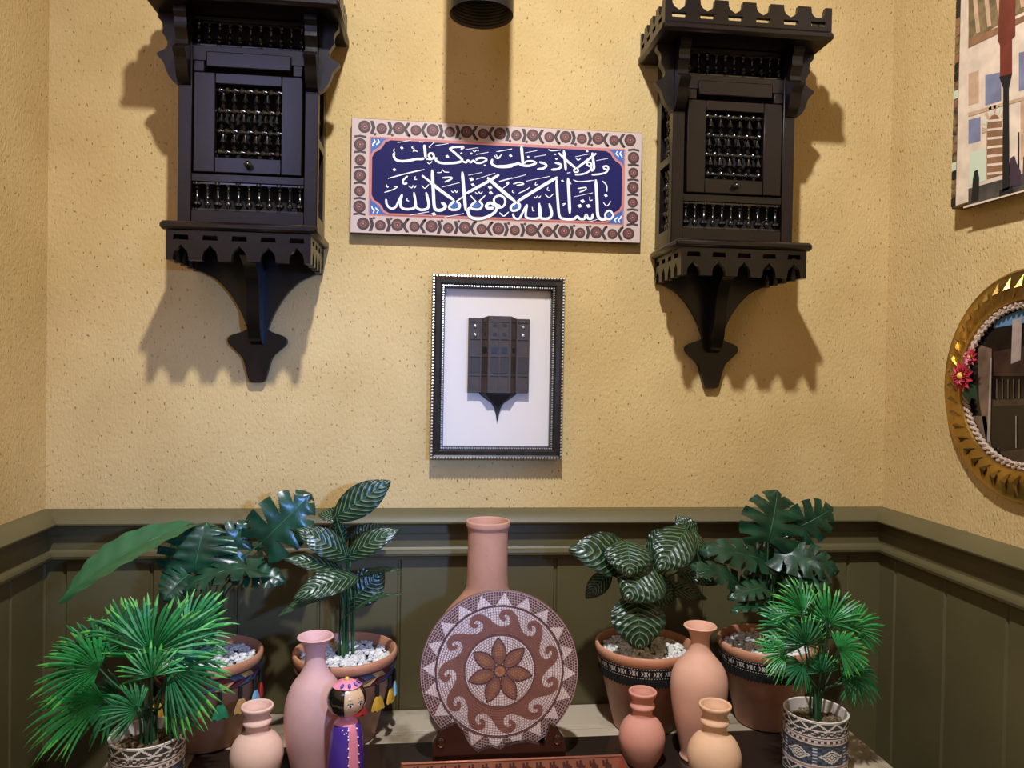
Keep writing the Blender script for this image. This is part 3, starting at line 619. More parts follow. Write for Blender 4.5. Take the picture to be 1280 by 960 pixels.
arch = [(1234, 224), (1234, 165)]+[(1244-10*math.cos(PI*i/8), 163-20*math.sin(PI*i/8)) for i in range(9)]+[(1254, 218)]
pr(arch, 2, 'p_arch')
for i in range(7):
    y = 150+i*11; pr([(1235, y), (1254, y-2), (1254, y+1), (1235, y+3)], 3, 'p_wall')
for i in range(9):
    a = PI*i/8; pr([(1244-11*math.cos(a-.1), 163-22*math.sin(a-.1)), (1244-16*math.cos(a-.12), 163-32*math.sin(a-.12)), (1244-16*math.cos(a+.12), 163-32*math.sin(a+.12)), (1244-11*math.cos(a+.1), 163-22*math.sin(a+.1))], 2, 'p_pale' if i % 2 else 'p_wall2')
pr([(1212, 190), (1232, 186), (1232, 226), (1212, 232)], 1, 'p_pale')
pr([(1211, 236), (1290, 214), (1290, 236), (1211, 258)], 2, 'p_ground'); pr([(1205, 258), (1290, 235), (1290, 237), (1205, 260.5)], 3, 'p_wall')
pr([(1274, 66), (1290, 62), (1290, 110), (1274, 114)], 1, 'p_blue'); pr([(1276, 125), (1290, 121), (1290, 195), (1276, 200)], 1, 'p_wall2')
pr([(1252, -40), (1270, -44), (1270, 44), (1266, 48), (1266, 92), (1251, 96), (1251, 56), (1248, 50)], 4, 'p_red'); pr([(1250, 96), (1266, 92), (1262, 110), (1263, 236), (1254, 240), (1255, 110)], 4, 'p_black'); pr([(1250, 238), (1266, 232), (1268, 240), (1250, 246)], 4, 'p_black')
pr([(1219, 214), (1223, 212), (1225, 222), (1224, 250), (1215, 253), (1217, 224)], 4, 'p_black'); pr([(1264, 198), (1269, 194), (1272, 204), (1277, 214), (1277, 231), (1265, 234), (1262, 212)], 4, 'p_plum'); pr([(1273, 165), (1275, 165), (1275, 215), (1273, 215)], 3, 'p_black')
# the half of the canvas beyond the picture edge
for i in range(4): pw(-.47-.085*i, -.52-.085*i, 1.85, 2.02, 2, 'p_arch'); pw(-.47-.085*i, -.52-.085*i, 2.10, 2.20, 2, 'p_blue')
pw(ya, yb, 2.30, zt-.004, 1, 'p_sky'); pw(-.42, yb, zb+.006, zb+.05, 3, 'p_ground')
m_.build('canvas', t, smooth=False)
# ------------------------------------------------------------------ round gilded picture on the right wall
MC = Vector((XR, -.412, 1.392)); RO = .198
t = thing('round_gilt_picture', MC, 'round hammered gold frame with red flowers on the right wall below the painting', 'picture')
TL = Matrix(((0, 0, -1), (0, 1, 0), (1, 0, 0)))      # lathe height -> out of the wall (-X)
m_ = MB(); m_.lathe([(RO*.96, .0005), (RO, .006), (RO, .012), (RO-.004, .016), (RO-.012, .016), (RO-.040, .026), (RO-.054, .022), (RO-.058, .012)], 'gold', seg=96, tilt=TL, cap=False)
rim = m_.build('gilt_rim', t)
m_ = MB()
for i in range(40):                   # raised leaves hammered round the rim
    a = 2*PI*i/40; tw = .10
    def pp(r, da, h): return TL @ Vector((r*math.cos(a+da), r*math.sin(a+da), h))
    m_.add([pp(RO-.010, 0, .0175), pp(RO-.030, .045, .0265), pp(RO-.050, .10, .0260), pp(RO-.034, .012, .0330), pp(RO-.030, -.02, .0240)], [(0, 1, 3), (1, 2, 3), (2, 4, 3), (4, 0, 3)], 'gold')
m_.build('hammered_leaf', rim, smooth=False)
m_ = MB()
for r0, ph in ((.1385, 0), (.133, PI)):
    pts = [];
    for i in range(241):
        a = 2*PI*i/240; k = 70*a+ph; pts.append(TL @ Vector(((r0+.002*math.cos(k))*math.cos(a), (r0+.002*math.cos(k))*math.sin(a), .0165+.002*math.sin(k))))
    m_.tube(pts, .0032, 'rope', 6)
m_.build('rope_trim', t)
m_ = MB(); m_.lathe([(.1385, .0005), (.1385, .010)], 'm_dark', seg=64, tilt=TL)
def mp(px, k, mm):
    q = [];
    for x, y in px:
        p = at_x(x, y, XR-.0105); v = Vector((p.y-MC.y, p.z-MC.z))
        if v.length > .136: v = v.normalized()*.136
        q.append((v.x, v.y))
    m_.flat(q, lambda a, z: (-.0104-.0003*k, a, z), mm)
mp([(1240, 398), (1290, 380), (1290, 402), (1242, 410)], 1, 'm_sky'); mp([(1266, 400), (1278, 396), (1276, 450), (1264, 455)], 2, 'm_pale'); mp([(1222, 430), (1240, 436), (1238, 500), (1230, 560), (1224, 500)], 1, 'm_tan'); mp([(1238, 448), (1240, 448), (1238, 552), (1234, 552)], 2, 'm_pale')
mp([(1242, 440), (1290, 430), (1290, 470), (1242, 470)], 1, 'm_brown'); mp([(1242, 500), (1290, 498), (1290, 506), (1242, 508)], 2, 'm_brown'); mp([(1216, 520), (1232, 520), (1240, 566), (1222, 560)], 1, 'm_tan'); mp([(1250, 565), (1290, 560), (1290, 580), (1262, 580)], 2, 'm_brown')
for i in range(6): mp([(1246+7*i, 474), (1247+7*i, 474), (1247+7*i, 498), (1246+7*i, 498)], 3, 'm_tan')
for i in range(5): mp([(1224+3*i, 545+3*i), (1225+3*i, 545+3*i), (1225+3*i, 560), (1224+3*i, 560)], 3, 'm_brown')
mp([(1270, 520), (1271, 520), (1271, 560), (1270, 560)], 3, 'm_pale')
m_.build('glazed_picture', t, smooth=False)
for i, (px, py, r, n) in enumerate(((1205, 470, .030, 11), (1216, 446, .018, 9))):
    p = at_x(px, py, XR-.034)-MC; f = MB()
    for ring, (rr_, h, mm) in enumerate(((r, .004, 'petal'), (r*.62, .009, 'petal2' if i else 'petal'))):
        for k in range(n):
            a = 2*PI*(k+.5*ring)/n; u = Vector((0, math.cos(a), math.sin(a))); s = Vector((0, -math.sin(a), math.cos(a))); o = Vector((-1, 0, 0))
            f.add([p+u*r*.08+o*.003, p+u*rr_*.55+s*rr_*.24+o*h*1.5, p+u*rr_+o*h, p+u*rr_*.55-s*rr_*.24+o*h*1.5, p+u*rr_*.5+o*h*.7], [(0, 1, 4), (1, 2, 4), (2, 3, 4), (3, 0, 4)], mm)
    f.ball(p+Vector((-.006, 0, 0)), r*.24, 'pollen', 10, 6); f.build('fabric_flower', t)
f = MB()
for k, (px, py) in enumerate(((1214, 492), (1222, 500), (1212, 505))):
    a = at_x(1207, 478, XR-.030)-MC; b = at_x(px, py, XR-.028)-MC; d = b-a; s = Vector((0, -d.z, d.y))*.35; f.add([a, (a+b)/2+s, b, (a+b)/2-s, (a+b)/2+Vector((-.005, 0, 0))], [(0, 1, 4), (1, 2, 4), (2, 3, 4), (3, 0, 4)], 'leafdk')
f.build('fabric_leaf', t)
# ------------------------------------------------------------------ clay vases
def vase(name, x, y, z, prof, mm, label, group=None, seg=56):
    t = MB(); p = smooth_line([(r, h) for r, h in prof], 4); R, H = prof[-1]
    th = .0045
    inner = [(max(.004, r-th), h) for r, h in reversed(prof) if h > prof[-1][1]*.55]
    out = [(q[0], q[1]) for q in p]
    lip = [(R-th*.25, H+th*.42), (R-th*.75, H+th*.42)]
    t.lathe([(.001, 0)]+out+lip+inner, mm, seg=seg, cap=True)
    o = t.build(name, angle=60); o.location = (x, y, z); tag(o, label, 'vase', group); return o
GZ = ZG+.0003; MZ = ZB+.0003
vase('clay_bottle', .123, -.118, MZ, [(.062, 0), (.067, .006), (.088, .06), (.101, .11), (.104, .15), (.1015, .185), (.091, .216), (.074, .241), (.055, .262), (.0425, .280), (.0400, .298), (.0390, .32), (.0387, .36), (.0388, .392), (.0398, .398), (.0425, .404), (.0425, .412)], 'terra', 'large terracotta bottle vase with a tall neck behind the mosaic plate', seg=72)
TALL = [(.030, 0), (.033, .004), (.031, .012), (.037, .04), (.047, .085), (.0515, .125), (.0505, .15), (.043, .170), (.030, .186), (.0205, .198), (.0168, .210), (.0172, .222), (.022, .234), (.0300, .243)]
vase('clay_bottle', -.184, -.250, GZ, [(.033, 0), (.036, .004), (.038, .012), (.044, .04), (.050, .075), (.0515, .105), (.0485, .132), (.039, .158), (.026, .176), (.0195, .190), (.0170, .206), (.0178, .218), (.023, .231), (.0312, .240)], 'clay_pink', 'tall pale pink clay bottle beside the wooden doll')
vase('clay_bottle', .506, -.245, GZ, TALL, 'clay_rose', 'tall rose clay bottle standing behind the two small jars on the right')
SMALL = [(.026, 0), (.028, .003), (.036, .018), (.0425, .042), (.041, .060), (.034, .074), (.0255, .082), (.0192, .0865), (.0185, .094), (.0205, .099), (.0232, .103), (.0225, .1065), (.0195, .111), (.0198, .116), (.0225, .121), (.0255, .126), (.0262, .1295)]
def scaled(k, q=1.): return [(r*k, h*q) for r, h in SMALL]
vase('clay_jar', -.277, -.267, GZ, scaled(1.03), 'clay_peach', 'small peach clay jar left of the tall pale pink bottle', 'small clay jars')
vase('clay_jar', .397, -.255, GZ, scaled(.97), 'clay_red', 'small reddish clay jar in front of the striped-leaf pot on the right', 'small clay jars')
vase('clay_jar', .4995, -.341, GZ, scaled(1.06, 1.075), 'clay_sand', 'small sandy yellow clay jar in front of the tall rose bottle', 'small clay jars')
# ------------------------------------------------------------------ mosaic plate on its stand
PC = Vector((.138, -.236, .8655)); PR = .1425; TA = math.radians(5)
t = thing('mosaic_plate', PC, 'round brown and white mosaic plate with a flower and waves leaning on a stand', 'plate')
PM = Matrix(((1, 0, 0), (0, math.sin(TA), -math.cos(TA)), (0, math.cos(TA), math.sin(TA))))     # (u, v, out)
def pl(h): return lambda u, v: PM @ Vector((u, v, h))
m_ = MB(); m_.lathe([(.02, -.010), (PR*.6, -.010), (PR-.004, -.002), (PR, .001), (PR, .0045), (PR-.002, .006), (.01, .006)], 'plate_back', seg=96, tilt=PM); m_.build('plate_body', t, angle=25)
m_ = MB(); H0 = .0063
def circ(r, h, mm, n=96, c=(0, 0)): m_.flat([(c[0]+r*math.cos(2*PI*i/n), c[1]+r*math.sin(2*PI*i/n)) for i in range(n)], pl(h), mm)
def pol(a, r): return (r*PR*math.cos(a), r*PR*math.sin(a))
circ(PR-.0015, H0, 't_maroon'); 
NT = 20
for i in range(NT):
    a = 2*PI*(i+.5)/NT+.1; d = PI/NT*.80; m_.flat([pol(a-d, .812), pol(a, .818), pol(a+d, .812), pol(a, .965)], pl(H0+.0002), 't_white')
circ(PR*.812, H0+.0003, 't_dark'); circ(PR*.785, H0+.0004, 't_white')
def strip(a0, a1, fr0, fr1, n, h, mm):
    for i in range(n):
        x = i/n; y = (i+1)/n; A0 = a0+(a1-a0)*x; A1 = a0+(a1-a0)*y
        m_.flat([pol(A0, fr0(x)), pol(A1, fr0(y)), pol(A1, fr1(y)), pol(A0, fr1(x))], pl(h), mm)
NW = 11
for i in range(NW):                                      # running-wave scrolls
    a0 = 2*PI*i/NW+.33; da = 2*PI/NW
    strip(a0, a0+da, lambda x: .44, lambda x: .55, 14, H0+.0006, 't_brown')
    W_ = smooth_line([(-.05, .20), (.22, .33), (.42, .47), (.56, .67), (.72, .86), (.92, .96), (1.10, .91), (1.21, .75), (1.18, .58), (1.06, .49), (.96, .54)], 4)+smooth_line([(.98, .62), (1.06, .66), (1.0, .74), (.90, .70), (.82, .58), (.83, .42), (.96, .30), (1.1, .20)], 4)
    m_.flat([pol(a0+da*q[0], .45+.33*q[1]) for q in W_], pl(H0+.0007+.00001*i), 't_brown')
circ(PR*.455, H0+.0009, 't_dark', 72); circ(PR*.432, H0+.0010, 't_white', 72)
for i in range(7):
    a = PI/2+.06+2*PI*i/7; ca, sa = math.cos(a), math.sin(a)
    def petal(L0, L1, wd, h, mm):
        q = []
        for k in range(13): s = k/12; q.append((L0+(L1-L0)*s, wd*math.sin(PI*s**.9)**.8 if 0 < s < 1 else 0))
        q = q+[(x, -y) for x, y in reversed(q[1:-1])]
        m_.flat([((x*ca-y*sa)*PR, (x*sa+y*ca)*PR) for x, y in q], pl(h), mm)
    petal(.06, .42, .098, H0+.0012, 't_dark'); petal(.075, .395, .078, H0+.0014, 't_brown'); petal(.13, .35, .045, H0+.0016, 't_tan')
circ(PR*.085, H0+.0018, 't_dark', 32); circ(PR*.06, H0+.0020, 't_tan', 32); circ(PR*.03, H0+.0021, 't_brown', 20)
GH = H0+.0023; NR = 31                                    # grout joints
for k in range(2, NR+1):
    r = k/NR*.985; n = 96
    for i in range(n):
        a, b = 2*PI*i/n, 2*PI*(i+1)/n; e = .0033; m_.flat([pol(a, r-e), pol(b, r-e), pol(b, r+e), pol(a, r+e)], pl(GH), 'grout' if r < .815 else 'grout_light')
    r0 = (k-1)/NR*.985; cnt = max(8, int(2*PI*(r+r0)/2/.034)); e = .0030/((r+r0)/2)
    for i in range(cnt):
        a = 2*PI*(i+.5*(k % 2))/cnt; m_.flat([pol(a-e, r0), pol(a+e, r0), pol(a+e, r), pol(a-e, r)], pl(GH), 'grout' if r < .83 else 'grout_light')
m_.build('mosaic_face', t, smooth=False)
t = thing('plate_stand', (.138, -.24, GZ), 'dark varnished carved stand holding the mosaic plate', 'plate stand')
def st(v): return Vector(v)-Vector((.138, -.24, GZ))
out = [(541, 928), (548, 916), (560, 909), (571, 904), (578, 914), (587, 930), (597, 941), (606, 937), (616, 934), (625, 937), (632, 933), (645, 929), (662, 928), (674, 931), (680, 934), (683, 921), (688, 905), (697, 911), (705, 921), (707, 935)]
YS = -.2720
p3 = [at(x, y, YS) for x, y in out]; m_ = MB()
vs = []; zb_ = GZ
for yy in (YS, YS+.010):
    for p in p3: vs += [st((p.x, yy, p.z)), st((p.x, yy, zb_))]
for cx_, cy_ in ((551, 929), (697, 925)): m_.ball(st(at(cx_, cy_, YS-.001)), .0085, 'stand', 14, 8, (1, .5, 1.15))
n = len(p3)
fs = []
for i in range(n-1):
    a = 2*i; b = 2*n+a; fs += [(a, a+1, a+3, a+2), (b, b+2, b+3, b+1), (a, a+2, b+2, b), (a+1, b+1, b+3, a+3)]
fs += [(0, 2*n, 2*n+1, 1), (2*n-2, 2*n-1, 4*n-1, 4*n-2)]
m_.add(vs, fs, 'stand'); m_.build('carved_rail', t, angle=30)
for s in (-1, 1):
    m_ = MB(); prof = [(-.014, 0), (-.012, .022), (.0, .026), (.012, .030), (.016, .060), (.030, .095), (.038, .092), (.030, .055), (.024, .02), (.05, .006), (.05, 0)]
    m_.prism(prof, lambda y, z: st((.138+s*.086-.006, -.232+y, GZ+z)), lambda y, z: st((.138+s*.086+.006, -.232+y, GZ+z)), 'stand'); m_.build('side_leg', t, angle=30)
m_ = MB(); m_.box(st((.06, -.200, GZ)), st((.216, -.188, GZ+.012)), 'stand', .003); m_.build('cross_bar', t)
# ------------------------------------------------------------------ copper tray
t = thing('copper_tray', (.16, -.398, GZ), 'rectangular engraved copper tray in front of the mosaic plate', 'tray')
m_ = MB(); hw, hd = .192, .115
lo_ = [(hw-.010, hd-.010, .001), (hw, hd, .030), (hw+.003, hd+.003, .031), (hw+.003, hd+.003, .028), (hw-.007, hd-.007, -.0)]
vs = []
for a, b, z in [(hw-.012, hd-.012, .003)]+[(hw-.001, hd-.001, .0285), (hw+.002, hd+.002, .030), (hw+.002, hd+.002, .027), (hw-.010, hd-.010, 0)]: vs += [(-a, -b, z), (a, -b, z), (a, b, z), (-a, b, z)]
m_.add(vs, [(4*i+k, 4*i+(k+1) % 4, 4*i+4+(k+1) % 4, 4*i+4+k) for i in range(4) for k in range(4)]+[(0, 1, 2, 3), (16, 17, 18, 19)], 'copper')
m_.build('tray_body', t, smooth=False)
m_ = MB()
def tw(u, v):          # the inside of the back wall
    f = v; return (u, (hd-.012)+.011*f-.0004, .003+.0255*f+.0004)
for i in range(15):
    u = -.165+.0236*i
    for (a, b, c, d) in ((-.004, .35, .004, .65), (-.008, .45, -.004, .8), (.004, .2, .008, .55), (-.002, .65, .002, .85), (-.002, .15, .002, .35)): m_.flat([(u+a, b), (u+c, b), (u+c, d), (u+a, d)], tw, 'copper_dark')
m_.flat([(-.19, .93), (.19, .93), (.19, .98), (-.19, .98)], tw, 'copper_dark')
m_.build('engraving', t, smooth=False)
# ------------------------------------------------------------------ painted wooden doll
DX, DY = -.1235, -.315
t = thing('wooden_doll', (DX, DY, GZ), 'painted wooden peg doll in a purple robe and pink hat', 'doll')
t.scale = (1.09, 1.09, 1.09); FA = -PI/2+math.radians(34)                       # the way it faces
m_ = MB(); prof = smooth_line([(.001, 0), (.0255, .0005), (.027, .01), (.0265, .04), (.0245, .075), (.0215, .100), (.0165, .112), (.0105, .117), (.010, .124)], 3)
m_.lathe([tuple(p) for p in prof], 'pink', seg=64); body = m_.build('body', t, angle=60)
r_ = MB()
def robe(a0, a1, z0, z1, off, mm, n=20):
    zs = [z0+(z1-z0)*i/14 for i in range(15)]; vs = []
    def rad(z):
        for p, q in zip(prof[:-1], prof[1:]):
            if p[1] <= z <= q[1] and q[1] > p[1]: return p[0]+(q[0]-p[0])*(z-p[1])/(q[1]-p[1])
        return prof[-1][0]
    for z in zs:
        for k in range(n+1): a = a0+(a1-a0)*k/n; vs.append(((rad(z)+off)*math.cos(a), (rad(z)+off)*math.sin(a), z))
    r_.add(vs, [(i*(n+1)+k, i*(n+1)+k+1, (i+1)*(n+1)+k+1, (i+1)*(n+1)+k) for i in range(14) for k in range(n)], mm)
    return rad
rad = robe(FA-1.85, FA-.36, .022, .110, .0012, 'purple'); robe(FA+.30, FA+1.9, .022, .110, .0012, 'purple')
for s, e in ((-.36, 1), (.30, 1)):
    for i in range(7):
        z = .030+.0125*i; a = FA+s; r_.ball(((rad(z)+.0016)*math.cos(a), (rad(z)+.0016)*math.sin(a), z), .0013, 'white_paint', 8, 5)
for i in range(6):
    a = FA-.5-.2*i; r_.ball(((rad(.024)+.0016)*math.cos(a), (rad(.024)+.0016)*math.sin(a), .026+.002*(i % 2)), .0012, 'white_paint', 8, 5)
for i in range(4):
    a = FA-.75+.13*i; z = .106-.003*(i % 2)-.002*i; r_.ball(((rad(z)+.0016)*math.cos(a), (rad(z)+.0016)*math.sin(a), z), .0012, 'white_paint', 8, 5)
r_.build('robe', body)
m_ = MB(); HC = Vector((0, 0, .1455)); HR = .0285; m_.ball(HC, HR, 'skin', 40, 24, (1, 1, .93))
head = m_.build('head', t, angle=80)
fx = Vector((math.cos(FA), math.sin(FA), 0)); sx_ = Vector((-math.sin(FA), math.cos(FA), 0))
def hp(az, el, r=1.0):       # on the head: azimuth from the nose, elevation
    d = fx*math.cos(az)*math.cos(el)+sx_*math.sin(az)*math.cos(el)+Vector((0, 0, .93*math.sin(el))); return HC+d*HR*r
m_ = MB(); vs = []; A, B_ = 40, 20          # hair: everything but the face
for j in range(B_+1):
    el = -1.0+2.5*j/B_
    for k in range(A+1):
        az0 = .62 if el < .75 else .62; az = az0+(2*PI-2*az0)*k/A; vs.append(hp(az, el, 1.045))
m_.add(vs, [(j*(A+1)+k, j*(A+1)+k+1, (j+1)*(A+1)+k+1, (j+1)*(A+1)+k) for j in range(B_) for k in range(A)], 'hair'); m_.build('hair', head, angle=80)
m_ = MB(); vs = []
for j in range(7):
    el = .80+.75*j/6
    for k in range(37): az = 2*PI*k/36; vs.append(hp(az+0*j, min(el, 1.56), 1.085+.02*math.sin(6*az)*(1-j/6)))
m_.add(vs, [(j*37+k, j*37+k+1, (j+1)*37+k+1, (j+1)*37+k) for j in range(6) for k in range(36)], 'pink')
for k in range(6):
    az = -.9+.62*k
    c = hp(az, 1.0, 1.10); u = (hp(az+.16, 1.0, 1.10)-c); v = (hp(az, 1.17, 1.10)-c)
    m_.add([c+u*.95*math.cos(q)+v*.8*math.sin(q)+(c-HC).normalized()*.0008 for q in [2*PI*i/10 for i in range(10)]], [tuple(range(10))], 'purple')
    m_.add([c+u*.35*math.cos(q)+v*.3*math.sin(q)+(c-HC).normalized()*.0012 for q in [2*PI*i/8 for i in range(8)]], [tuple(range(8))], 'sky')
m_.ball(hp(0, 1.57, 1.10), .004, 'pollen', 10, 6); m_.build('hat', head, angle=80)
m_ = MB()
def mark(pts, mm, r=1.006): m_.add([hp(a, e, r) for a, e in pts], [tuple(range(len(pts)))], mm)
for s in (-1, 1):
    c = s*.30
    mark([(c-.15, -.05), (c-.06, -.15), (c+.06, -.15), (c+.15, -.05), (c+.08, .04), (c-.08, .04)], 'white_paint', 1.006); mark([(c+.07*math.cos(q), -.055+.085*math.sin(q)) for q in [2*PI*i/10 for i in range(10)]], 'hair', 1.012)
    mark([(c-.16, .06), (c, .10), (c+.16, .06), (c+.16, .03), (c, .065), (c-.16, .03)], 'hair', 1.012)
    for q in (-.1, 0, .1): mark([(c+q-.015, .08), (c+q+.015, .08), (c+q+.02*s, .16)], 'hair', 1.013)
    mark([(c-.17, .24), (c, .29), (c+.17, .25), (c, .265)], 'hair', 1.010)
mark([(-.05, -.45), (0, -.47), (.05, -.45), (.03, -.42), (0, -.435), (-.03, -.42)], 'red', 1.008)
m_.build('painted_face', head, smooth=False)
# ------------------------------------------------------------------ pots and plants
def pebbles(m_, r, z, n, mm, size=.0042, seed=1):
    q = random.Random(seed)
    for _ in range(n):
        a = q.random()*2*PI; d = r*math.sqrt(q.random()); s = size*(.6+.8*q.random())
        m_.ball((d*math.cos(a), d*math.sin(a), z+q.random()*.005), s, mm, 5, 4, (1, .8+.4*q.random(), .7))
POT = [(.001, 0), (.055, 0), (.059, .003), (.094, .146), (.0975, .152), (.0985, .158), (.0985, .164), (.0965, .1665), (.093, .1665), (.0905, .163), (.089, .150), (.088, .140)]
def prad(z): return .0592+(z-.003)*(.094-.059)/.143
def pot_base(t, seed):
    m_ = MB(); m_.lathe(POT, 'terra_pot', seg=72, cap=True); m_.build('pot', t, angle=40)
    m_ = MB(); m_.lathe([(.001, .146), (.0892, .1462)], 'soil', seg=48, cap=False); pebbles(m_, .083, .149, 620, 'gravel', .0046, seed); g = m_.build('gravel', t, angle=60); g['kind'] = 'stuff'
def fringe_trim(t):
    m_ = MB(); Z0, Z1 = .126, .148
    m_.lathe([(prad(Z0)+.0012, Z0), (prad(Z1)+.0022, Z1)], 'black', seg=72, cap=False)
    def cy(off): return lambda a, z: ((prad(z)+.0017+off)*math.cos(a), (prad(z)+.0017+off)*math.sin(a), z)
    f = cy(.0009)
    for k in range(110):
        a = 2*PI*k/110
        for z in (Z0+.0018, Z1-.0020): m_.flat([(a, z-.0007), (a+.028, z-.0007), (a+.028, z+.0007), (a, z+.0007)], f, 'white')
    per = 2*PI/26; zc = (Z0+Z1)/2; h = .0052
    for k in range(26):
        a = per*k
        for q, s in ((.08, 1), (.30, 1), (.62, -1), (.84, -1)):
            b = a+per*q; wd = per*.17*s
            m_.flat([(b, zc+h*.9), (b+wd*.55, zc+h*.9), (b+wd*1.2, zc), (b+wd*.55, zc-h*.9), (b, zc-h*.9), (b+wd*.5, zc)], f, 'white')
        b = a+per*.46
        for s in (1, -1): m_.flat([(b-per*.07, zc-s*h), (b-per*.03, zc-s*h), (b+per*.07, zc+s*h), (b+per*.03, zc+s*h)], f, 'white')
    tr = m_.build('ribbon_trim', t, smooth=False)
    m_ = MB(); n = 300; vs = []
    for k in range(n):
        a = 2*PI*k/n; j = .0014*(k % 2)+.0006*math.sin(k*2.3); L = .0175+.002*math.sin(k*1.7)
        for z, o in ((Z0+.001, .0016), (Z0-L*.5, .0022+j), (Z0-L, .0030+j)): vs.append(((prad(z)+o)*math.cos(a), (prad(z)+o)*math.sin(a), z))
    m_.add(vs, [(3*k+i, 3*((k+1) % n)+i, 3*((k+1) % n)+i+1, 3*k+i+1) for k in range(n) for i in range(2)], 'black'); m_.build('fringe', tr, smooth=False)
def tassel_trim(t, seed):
    q = random.Random(seed); m_ = MB(); Z0, Z1 = .122, .150; n = 26
    m_.lathe([(prad(Z0)+.0012, Z0), (prad(Z1)+.0022, Z1)], 'crimson', seg=72, cap=False)
    f = lambda a, z: ((prad(z)+.0030)*math.cos(a), (prad(z)+.0030)*math.sin(a), z)
    pal = ['navy_thread', 'crimson', 'red', 'crimson', 'navy_thread', 'tan_thread', 'crimson', 'navy_thread']
    for k in range(n):
        a = 2*PI*k/n; d = 2*PI/n; mid = (Z0+Z1)/2
        m_.flat([(a, Z0+.002), (a+d, Z0+.002), (a+d*1.6, mid), (a+d*.6, mid)], f, pal[k % 8]); m_.flat([(a+d*.6, mid), (a+d*1.6, mid), (a+d, Z1-.002), (a, Z1-.002)], f, pal[(k+5+seed) % 8])
    for z in (Z0+.001, Z1-.001): m_.lathe([(prad(z)+.0034, z-.0012), (prad(z)+.0040, z), (prad(z)+.0034, z+.0012)], 'black', seg=72, cap=False)
    tr = m_.build('woven_trim', t, smooth=False)
    cols = ['gold_thread', 'sky', 'red', 'green_thread', 'tan_thread', 'sky', 'red', 'gold_thread']
    for k in range(15):
        a = -PI/2+2*PI*(k-7)/15+(.06 if seed == 1 else -.05); z = Z0; c = cols[(k+seed*3) % 8]; L = .020; m_ = MB()
        R = prad(z)+.0035; u = Vector((math.cos(a), math.sin(a), 0))
        m_.tube([u*(R+.0005)+Vector((0, 0, z+.001)), u*(R+.001)+Vector((0, 0, z-.010)), u*(R+.0010)+Vector((0, 0, z-.024))], .0036, 'black', 8)
        s = Vector((-u.y, u.x, 0)); nn = 16; vs = []; tip = u*(R+.0020)+Vector((0, 0, z-.021))
        for (rr_, dz) in ((.0034, 0), (.0062, -.005), (.0088, -.012), (.0115, -.023)):
            for i in range(nn):
                b = 2*PI*i/nn; w_ = rr_*(1+.14*(i % 2)); vs.append(tip+s*w_*math.cos(b)*1.2+u*(w_*.42*math.sin(b)+.0008)+Vector((0, 0, dz-.0015*(i % 3 if dz < -.02 else 0))))
        m_.add(vs, [(j*nn+i, j*nn+(i+1) % nn, (j+1)*nn+(i+1) % nn, (j+1)*nn+i) for j in range(3) for i in range(nn)]+[tuple(range(3*nn, 4*nn))], c); m_.build('tassel', tr, angle=25)
def leaf(t, b, tip, wd, kind, nrm=(0, -.85, .5), bend=.10, fold=.18, mm=None, name='leaf', slits=5, roll=0.):
    """one leaf from its stalk point b to its tip; wd = full width in metres"""
    b, tip = Vector(b), Vector(tip); d = tip-b; L = d.length; d.normalize()
    n = Vector(nrm); n = (n-d*n.dot(d)); n = n.normalized() if n.length > .05 else Vector((0, 0, 1)); s = d.cross(n); m_ = MB()
    if roll: n, s = n*math.cos(roll)+s*math.sin(roll), s*math.cos(roll)-n*math.sin(roll)
    NV, NU = (120, 14) if kind == 'monstera' else (26, 8)
    def hw(v):
        if kind == 'monstera': return .5*wd*(max(0, math.sin(PI*min(1, (v*.93+.07))**.72))**.62)*(1 if v < .97 else .8)
        return .5*wd*(max(0, math.sin(PI*min(1, v*.985+.012)**.86))**.78)
    back = .16*L if kind == 'monstera' else .07*L
    vs = []; uvs = []
    for i in range(NV+1):
        v = i/NV
        for j in range(-NU, NU+1):
            u = j/NU; a = abs(u)
            along = v*L-(back*a*a*max(0, 1-v*1.5))+(.08*L*a if kind == 'monstera' else .10*L*a*(1-v))*(.6 if v < .9 else .3)*math.sin(PI*v)
            out = -bend*L*(2*v-1)**2+fold*hw(v)*a**1.2-(.10*wd*a*a)
            if kind == 'monstera': out += .018*wd*math.sin(v*PI*2*slits)*a
            else: out += .022*wd*math.sin(v*40+a*5)*a
            vs.append(b+d*along+s*(u*hw(v))+n*(out+bend*L)); uvs.append((.5+u/2, v))
    W = 2*NU+1; fs = []
    for i in range(NV):
        v = (i+.5)/NV
        for j in range(2*NU):
            u = (j+.5)/NU-1; a = abs(u)
            if kind == 'monstera' and a > .30 and .08 < v < .93 and ((v*slits*1.05-.42*(a-.30)+(.35 if u > 0 else 0)) % 1) < .32*min(1, (a-.26)*1.9): continue
            fs.append((i*W+j, i*W+j+1, (i+1)*W+j+1, (i+1)*W+j))
    o = m_.add(vs, fs, mm or ('monstera' if kind == 'monstera' else 'calathea'))
    for k, q in enumerate(uvs): m_.uv[o+k] = q
    mid = [b+d*(L*v)+n*(-bend*L*(2*v-1)**2+bend*L-.0002) for v in (0, .25, .5, .75, .97)]
    o2 = m_.add([], [], 'stem'); m_.tube(mid, [.0016, .0014, .0012, .0009, .0005], 'stem', 5)
    return m_.build(name, t, angle=180)
def stalk(t, pts, r, mm='stem', name='stem'):
    m_ = MB(); p = smooth_line(pts, 5); m_.tube(p, [r*(1-.35*i/(len(p)-1)) for i in range(len(p))], mm, 8); return m_.build(name, t, angle=80)
